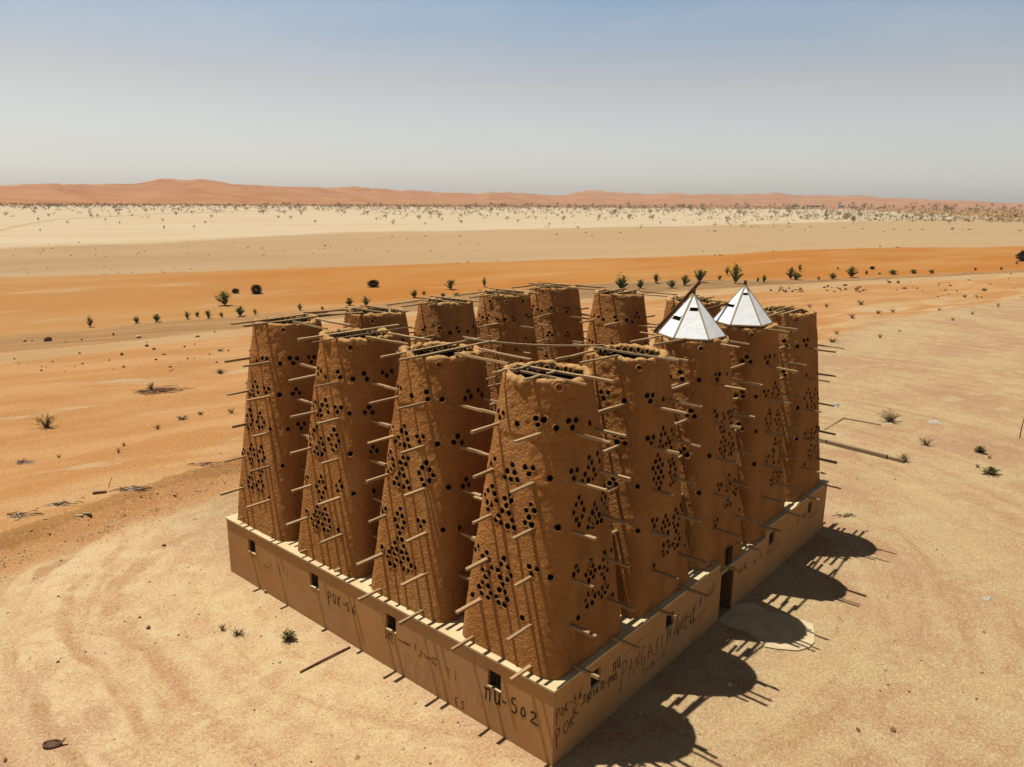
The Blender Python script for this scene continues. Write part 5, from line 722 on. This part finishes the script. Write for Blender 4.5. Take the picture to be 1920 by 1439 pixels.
# gravel: one countless mass of pebbles around the building
def gravel():
    rg=np.random.default_rng(3); n=26000; th=rg.uniform(0,6.283,n); R=8+np.abs(rg.normal(0,1,n))*16; x=8+R*np.cos(th); y=8+R*np.sin(th)
    keep=~((x>-.25)&(x<21.2)&(y>-.25)&(y<17.1)); dens=vnoise(x/4,y/4,0,77); keep&=(rg.random(n)<(.5+.6*dens)); x,y=x[keep],y[keep]
    # two rows of rubble below the berm and foot-of-bank litter
    u=rg.uniform(-24,-1,3600); vb=np.interp(u,[p[0] for p in BERM],[p[1] for p in BERM])-np.abs(rg.normal(.2,1.0,3600)); x=np.concatenate([x,u*UD[0]+vb*VD[0]]); y=np.concatenate([y,u*UD[1]+vb*VD[1]])
    u=rg.uniform(0,170,900); v=rg.normal(0,1,900)*3.2+np.interp(u,[0,22,79,105,133,168],[64,70,70,67,64,60])-2; x=np.concatenate([x,u*UD[0]+v*VD[0]]); y=np.concatenate([y,u*UD[1]+v*VD[1]])
    n=len(x); z=ground_z(x,y); s=rg.lognormal(-3.9,.5,n)*(1+np.hypot(x-8,y-8)/60); base=np.array([(1,0,0),(0,1,0),(-1,0,0),(0,-1,0),(0,0,1)],float)
    a=rg.uniform(0,6.28,n); P=np.zeros((n,5,3)); sc=rg.uniform(.6,1.2,(n,5)); 
    for j in range(5):
        bx,by,bz=base[j]; P[:,j,0]=x+s*sc[:,j]*(bx*np.cos(a)-by*np.sin(a)); P[:,j,1]=y+s*sc[:,j]*(bx*np.sin(a)+by*np.cos(a)); P[:,j,2]=z+(.8*s*sc[:,j] if bz else -.004)
    b=(np.arange(n)*5)[:,None,None]; F=np.array([(0,1,4),(1,2,4),(2,3,4),(3,0,4)])[None]+b
    mi=np.repeat(rg.choice([0,1,2],n,p=[.40,.45,.15]),4)
    mats=[simple('tan_pebble',(0.70,0.46,0.24),(0.80,0.56,0.32),.5,1),simple('pale_pebble',(0.98,0.80,0.52),(0.86,0.66,0.42),.5,1),simple('dark_pebble',(0.22,0.13,0.08),(0.32,0.2,0.12),.5,1)]
    o=link(bpy.data.objects.new('gravel',npmesh('gravel',P.reshape(-1,3),F.reshape(-1,3),mats,mi))); tag(o,'loose pebbles scattered over the sandy yard','gravel',kind='stuff')
gravel()
# ------------------------------------------------------------------ kerbs, post, planks, litter
CONC=simple('old_concrete',(0.50,0.38,0.24),(0.40,0.29,0.175),2,.95,.4,12)
def kerb(a,b,wd,ht,label):
    mb=MB(); a=Vector((*a,ht/2-.03));b=Vector((*b,ht/2-.03)); mb.beam(a,b,wd,ht); o=mb.obj('kerb_block',CONC); tag(o,label,'kerb','low concrete kerbs right of the building')
kerb((34.45,5.6),(34.22,4.40),.28,.30,'short end piece of low concrete kerb beside the rightmost tower'); kerb((34.20,4.32),(33.72,.62),.28,.30,'long low concrete kerb with a shaded side, right of the building'); kerb((33.70,.52),(33.60,-.35),.28,.26,'short kerb piece ending at a dry bush')
kerb((40.89,5.52),(37.1,5.5),.12,.14,'thin kerb line running toward the building from the far corner of the pad'); kerb((40.89,5.50),(40.9,3.0),.12,.14,'thin kerb line along the far edge of the pad')
mb=MB(); mb.tube([(0,0,-.1),(.02,.0,.7),(.08,-.05,1.42)],[.035,.033,.03],6); o=mb.obj('fence_post',BWOOD); o.location=(44.28,-4.73,0); tag(o,'single thin dark fence post standing at the right edge','post')
mb=MB(); mb.beam((-2.12,8.76,.03),(-.15,8.70,.045),.05,.045,bend=-.02); o=mb.obj('fallen_pole',BWOOD); tag(o,'thin brown pole lying on the sand beside the left wall','pole')
def tyre():
    mb=MB(); n=22; r=random.Random(4); v=[]
    for i in range(n):
        a=2*math.pi*i/n; k=1+.08*math.sin(3*a+1)+r.uniform(-.03,.03)
        for R,z in ((.30,.0),(.31,.09+.03*math.sin(2*a)),(.24,.13+.03*math.sin(2*a+.5)),(.20,.07),(.10,.035)): v.append((R*k*1.2*math.cos(a),R*k*.75*math.sin(a),z))
    f=[(5*i+k,5*((i+1)%n)+k,5*((i+1)%n)+k+1,5*i+k+1) for i in range(n) for k in range(4)]+[tuple(5*i+4 for i in range(n))]
    mb.add(v,f); mb.add([(.30,.06,.10),(.50,.16,.22),(.54,.10,.24),(.34,-.06,.06),(.30,.06,.06),(.50,.16,.19),(.54,.10,.21),(.34,-.06,.02)],[(0,1,2,3),(7,6,5,4),(0,4,5,1),(1,5,6,2),(2,6,7,3),(3,7,4,0)])
    o=mb.obj('tyre_scrap',simple('old_rubber',(0.16,0.085,0.06),(0.24,0.13,0.09),6,.9,.6,20)); o.location=(-8.71,11.09,.0); o.rotation_euler=(.0,.0,YAW-1.57); o.scale=(.72,.72,.8); tag(o,'torn curled piece of dark rubber tyre on the pale sand at bottom left','tyre scrap')
tyre()
def chunk(x,y,sx,sy,sz,label,cat,mat=None,name='rubble_block',rz=.4):
    o=bpy.data.objects.new(name,(RKP if mat is None else [mat])[0]); o.location=(x,y,gz(x,y)-.02); o.rotation_euler=(0,0,rz); o.scale=(sx,sy,sz); link(o); tag(o,label,cat)
CL=simple('pale_cloth',(0.78,0.78,0.76),(0.66,0.64,0.60),4,.8,.5,8)
def crumple(seed,mat,name):
    r=random.Random(seed); n=10; v=[];f=[]
    for i in range(n):
        for j in range(n): x=i/(n-1)-.5; y=j/(n-1)-.5; v.append((x+r.uniform(-.03,.03),y+r.uniform(-.03,.03),max(0.02,.32*(1-2.2*(x*x+y*y)**.8*1.4)+r.uniform(-.13,.13))))
    for i in range(n-1):
        for j in range(n-1): f.append((i*n+j,(i+1)*n+j,(i+1)*n+j+1,i*n+j+1))
    mb=MB(); mb.add(v,f); return mb.mesh(name,[mat])
def rag(x,y,s,sz,label,mat=CL,seed=1): 
    o=bpy.data.objects.new('crumpled_sheet',crumple(seed,mat,'crumpled_sheet')); o.location=(x,y,gz(x,y)); o.scale=(s,s*.7,sz); o.rotation_euler=(0,0,seed); link(o); tag(o,label,'litter')
rag(44.37,.4,.75,.45,'small crumpled white sheet on the sand right of the large dry bush',seed=2); rag(44.27,7.17,.75,.7,'crumpled white sheet on the sand just beside the rightmost tower',seed=3)
rag(18.57,-7.25,.34,.3,'scrap of pale litter on the open yard beyond the tower shadows',seed=5)
def sticks(x,y,L,n,hh,label,seed=1,white=False):
    r=random.Random(seed); mb=MB()
    for i in range(n):
        a=r.uniform(-.7,.7)+(math.pi if r.random()<.5 else 0); c=Vector((r.gauss(0,L*.25),r.gauss(0,L*.12),r.uniform(.02,hh))); l=r.uniform(.15,.45)*L*.6; d=Vector((math.cos(a),math.sin(a),r.uniform(-.15,.25)))*l
        mb.tube([c-d,c+d*.1+Vector((0,0,.04)),c+d],[.02,.018,.008],4,mi=1 if white and r.random()<.3 else 0)
    o=mb.obj('stick_heap',[BWOOD,CL]); o.location=(x,y,gz(x,y)); o.rotation_euler=(0,0,YAW-1.57+.1); tag(o,label,'sticks')
sticks(23.24,-.44,1.0,16,.06,'dry branch scraps with white bits on the yard near the right end of the building',2,True)
sticks(11.7,48.5,3.2,60,.15,'wide flat heap of grey sticks on orange sand left of the building',3); sticks(134.5,5.0,6.0,50,.5,'heap of dark branches on the pale sand at the right edge',4)
for (a_,b_,L_,n_,l_) in ((40,985,1.3,22,'scatter of dark twigs and rubbish at the far left of the bank'),(120,965,1.2,20,'scatter of dark twigs below the bank, left of the slabs'),(255,935,1.5,26,'scatter of twigs and stones below the bank right of the charred plank'),(390,888,1.2,14,'twigs under the bank closest to the building'),(45,870,1.1,14,'thin twigs on the orange sand at left edge')):
    _d=pix(a_,b_); _t=-CAMP.z/_d.z; sticks(CAMP.x+_d.x*_t,CAMP.y+_d.y*_t,L_,n_,.08,l_,a_,True)
# litter along the bank at left
def atz(x,y):
    d=pix(x,y); t=-CAMP.z/d.z; p=CAMP+d*t; return p.x,p.y
def gplank(x,y,L,rz,wd,ht,label,mat,name='plank'):
    X,Y=atz(x,y); mb=MB(); mb.beam((-L/2,0,ht/2),(L/2,0,ht/2),wd,ht,bend=-.01); o=mb.obj(name,mat); o.location=(X,Y,gz(X,Y)); o.rotation_euler=(0,0,rz); tag(o,label,name.replace('_',' '))
RY=YAW-1.5708
gplank(189,943,.62,RY+.35,.14,.10,'dark charred plank lying in the litter below the sand bank',BWOOD); gplank(166,983,.34,RY+.1,.14,.06,'flat grey slab lying below the sand bank',CONC,'slab_piece'); gplank(150,986,.38,RY+.05,.16,.03,'pale flat slab next to the grey slab below the bank',PALEM,'slab_piece')
gplank(500,1111,.17,RY+.7,.12,.10,'small pale block lying against the foot of the left wall',CONC,'block')
X,Y=atz(205,931); mb=MB(); mb.tube([(0,0,-.05),(.14,.05,.24),(.30,.10,.5)],[.02,.017,.012],5); o=mb.obj('leaning_stick',BWOOD); o.location=(X,Y,gz(X,Y)); tag(o,'thin stick leaning out of the sand bank at left','stick')
for i,(x,y,l) in enumerate([(230,961,'bright white chip below the sand bank'),(305,913,'white chip with a dark side at the right end of the bank litter'),(34,994,'whitish rubble lump at the left end of the bank litter'),(92,1011,'lone white chip on the orange sand at left'),(88,993,'small whitish chip left of the slabs'),(308,1024,'pale cobble on the gravel left of the building'),(110,1119,'tan cobble at left on the gravelly yard'),(366,901,'white fragment under the bank close to the building'),(279,1178,'brown cobble on the yard left of the long pole'),(1660,1257,'pale cobble on the open yard at lower right'),(1609,1370,'dark-edged cobble near the bottom edge of the yard'),(1674,1370,'cobble near the bottom right of the yard'),(1745,1373,'pair-like pale cobble at bottom right'),(10,1427,'dark cobble at the bottom left corner')]):
    X,Y=atz(x,y); s=.13+.05*(i%3); o=bpy.data.objects.new('cobble',(RKP[i%3] if i in(0,1,2,3,4,7,9,12) else RK[i%6])); o.location=(X,Y,gz(X,Y)-.01); o.rotation_euler=(0,0,i*1.3); o.scale=(s,s*.8,s*.6); link(o); tag(o,l,'stone')
X,Y=atz(1674,1170)
# ------------------------------------------------------------------ far trees and scrub on the white flat
def far_tree(seed):
    r=random.Random(seed); tk=MB(); cr=MB(); tk.tube([(0,0,-.05),(.02,0,.25),(.05,.02,.5)],[.035,.028,.018],5)
    for i in range(5):
        a=i*1.26+r.uniform(-.3,.3); tk.tube([(.03,.01,.3),(math.cos(a)*.2,math.sin(a)*.2,.55),(math.cos(a)*.33,math.sin(a)*.33,.75)],[.018,.012,.006],4)
    cl=[(Vector((r.uniform(-.33,.33),r.uniform(-.33,.33),r.uniform(.45,.88))),r.uniform(.12,.24)) for _ in range(8)]
    for c,R in cl:
        for i in range(26):
            d=Vector((r.gauss(0,1),r.gauss(0,1),r.gauss(0,.8))).normalized(); leaf(cr,c+d*R*r.uniform(.3,1),d+Vector((0,0,.2)),r.uniform(.07,.13),.08,r)
    return tk.mesh('trunk',[BARK]),cr.mesh('crown',[LEAFF])
FT=[far_tree(60+i) for i in range(5)]; fr_=random.Random(8)
TS=sorted(TREES,key=lambda p:-p[2]*1.0/math.hypot(p[0]-CAMP.x,p[1]-CAMP.y))
TN=sorted(TS[:24],key=imgx)
for i,q in enumerate(TS[:300]):
    x,y,h,wd=q; root=empty('thorn_tree',(x,y,gz(x,y))); a,b=FT[fr_.randrange(5)]; rz=fr_.uniform(0,6.28)
    for nm,me in (('trunk',a),('crown',b)):
        o=link(bpy.data.objects.new(nm,me),root); o.rotation_euler=(0,0,rz); o.scale=(wd*1.15,wd*1.15,h)
    if q in TN: tag(root,f'larger brownish tree on the white flat, {ordw(TN.index(q))} larger one from the left','tree','thorn trees on the white flat')
    else: tag(root,'small brownish thorn tree far off on the white flat','tree','thorn trees on the white flat')
def scrub():
    r=random.Random(9); mb=MB(); rg=np.random.default_rng(10)
    pts=[]
    for _ in range(6000):
        x=r.uniform(-80,2000); y=384+(x/1920)*4+r.expovariate(1/(3.5 if x<700 else (6 if x<1300 else 10)))
        if x>1500: y=384+4+r.uniform(-2,1)*0+ (x-1500)/420*4+r.uniform(0,26)
        hy=360.2+x*.01106
        if y-hy<6 or y>372+60: continue
        X,Y=atz(x,y); D=math.hypot(X-CAMP.x,Y-CAMP.y)
        if D>2600: continue
        if x<600 and r.random()<.35: continue
        pts.append((X,Y,D))
    for X,Y,D in pts:
        s=r.uniform(.8,2.2)*(.6+D/1600); n=9; g0=0.0
        for i in range(n):
            c=Vector((X+r.gauss(0,.35)*s,Y+r.gauss(0,.35)*s,g0+r.uniform(.1,.9)*s)); d=Vector((r.gauss(0,1),r.gauss(0,1),r.gauss(0,1))); leaf(mb,c,d,r.uniform(.35,.6)*s,.45*s,r)
    # low scrub on the tan plain
    o=mb.obj('far_scrub',LEAFF); tag(o,'belt of distant brown-green scrub at the foot of the dunes','scrub',kind='stuff')
scrub()
# ------------------------------------------------------------------ far sheds
def shed(px,py,wp,hp,label,col,roofc):
    X,Y=atz(px,py); D=(Vector((X,Y,0))-CAMP).dot(Fv); W_=wp*D/1428; Hh=hp*D/1428; root=empty('desert_shed',(X,Y,0)); root.rotation_euler=(0,0,RY); tag(root,label,'shed','distant sheds below the dunes')
    m=simple('shed_wall',col,tuple(c*.8 for c in col),.2); m2=simple('shed_roof',roofc,tuple(c*.8 for c in roofc),.2)
    mb=MB(); mb.box(-W_/2,-W_*.2,-.3,W_/2,W_*.2,Hh*.7); mb.obj('wall',m,root); mb=MB(); e=W_*.03; mb.add([(-W_/2-e,-W_*.23,Hh*.7),(W_/2+e,-W_*.23,Hh*.7),(W_/2+e,W_*.23,Hh*.7),(-W_/2-e,W_*.23,Hh*.7),(-W_/2-e,0,Hh),(W_/2+e,0,Hh)],[(0,1,5,4),(2,3,4,5),(0,4,3),(1,2,5),(0,3,2,1)]); mb.obj('roof',m2,root)
    mb=MB(); mb.box(-W_*.06,-W_*.2-.15,0,W_*.06,-W_*.2-.02,Hh*.5); mb.obj('door',IRON,root)
shed(1492,388.5,13,3,'long low dark shed, leftmost of the distant sheds',(.24,.2,.17),(.2,.17,.15)); shed(1514,388.5,6,2.6,'small white shed between two dark ones in the distance',(.8,.8,.78),(.8,.8,.8)); shed(1529,388.8,16,3.2,'wide dark shed just right of the small white one',(.24,.2,.18),(.17,.15,.14)); shed(1578,389.6,9,4.5,'blue-grey shed standing apart to the right',(.30,.36,.42),(.28,.33,.4)); shed(1597,389.6,6,2.4,'tiny dark red shed, rightmost of the distant sheds',(.25,.1,.07),(.2,.08,.06))
# ------------------------------------------------------------------ haze: the air between here and the dunes
mb=MB(); mb.box(-6000,-6000,-5,6000,6000,420); hz=mb.obj('haze',None or bpy.data.materials.new('haze_air')); tag(hz,kind='stuff'); hz['label']='thin dusty air over the desert'
hm_=hz.data.materials[0]; hm_.use_nodes=True; t=hm_.node_tree; t.nodes.clear(); pv=t.nodes.new('ShaderNodeVolumePrincipled'); ou=t.nodes.new('ShaderNodeOutputMaterial'); t.links.new(pv.outputs[0],ou.inputs['Volume'])
pv.inputs['Color'].default_value=(0.90,0.87,0.84,1); pv.inputs['Density'].default_value=1.1e-4; pv.inputs['Anisotropy'].default_value=0.2
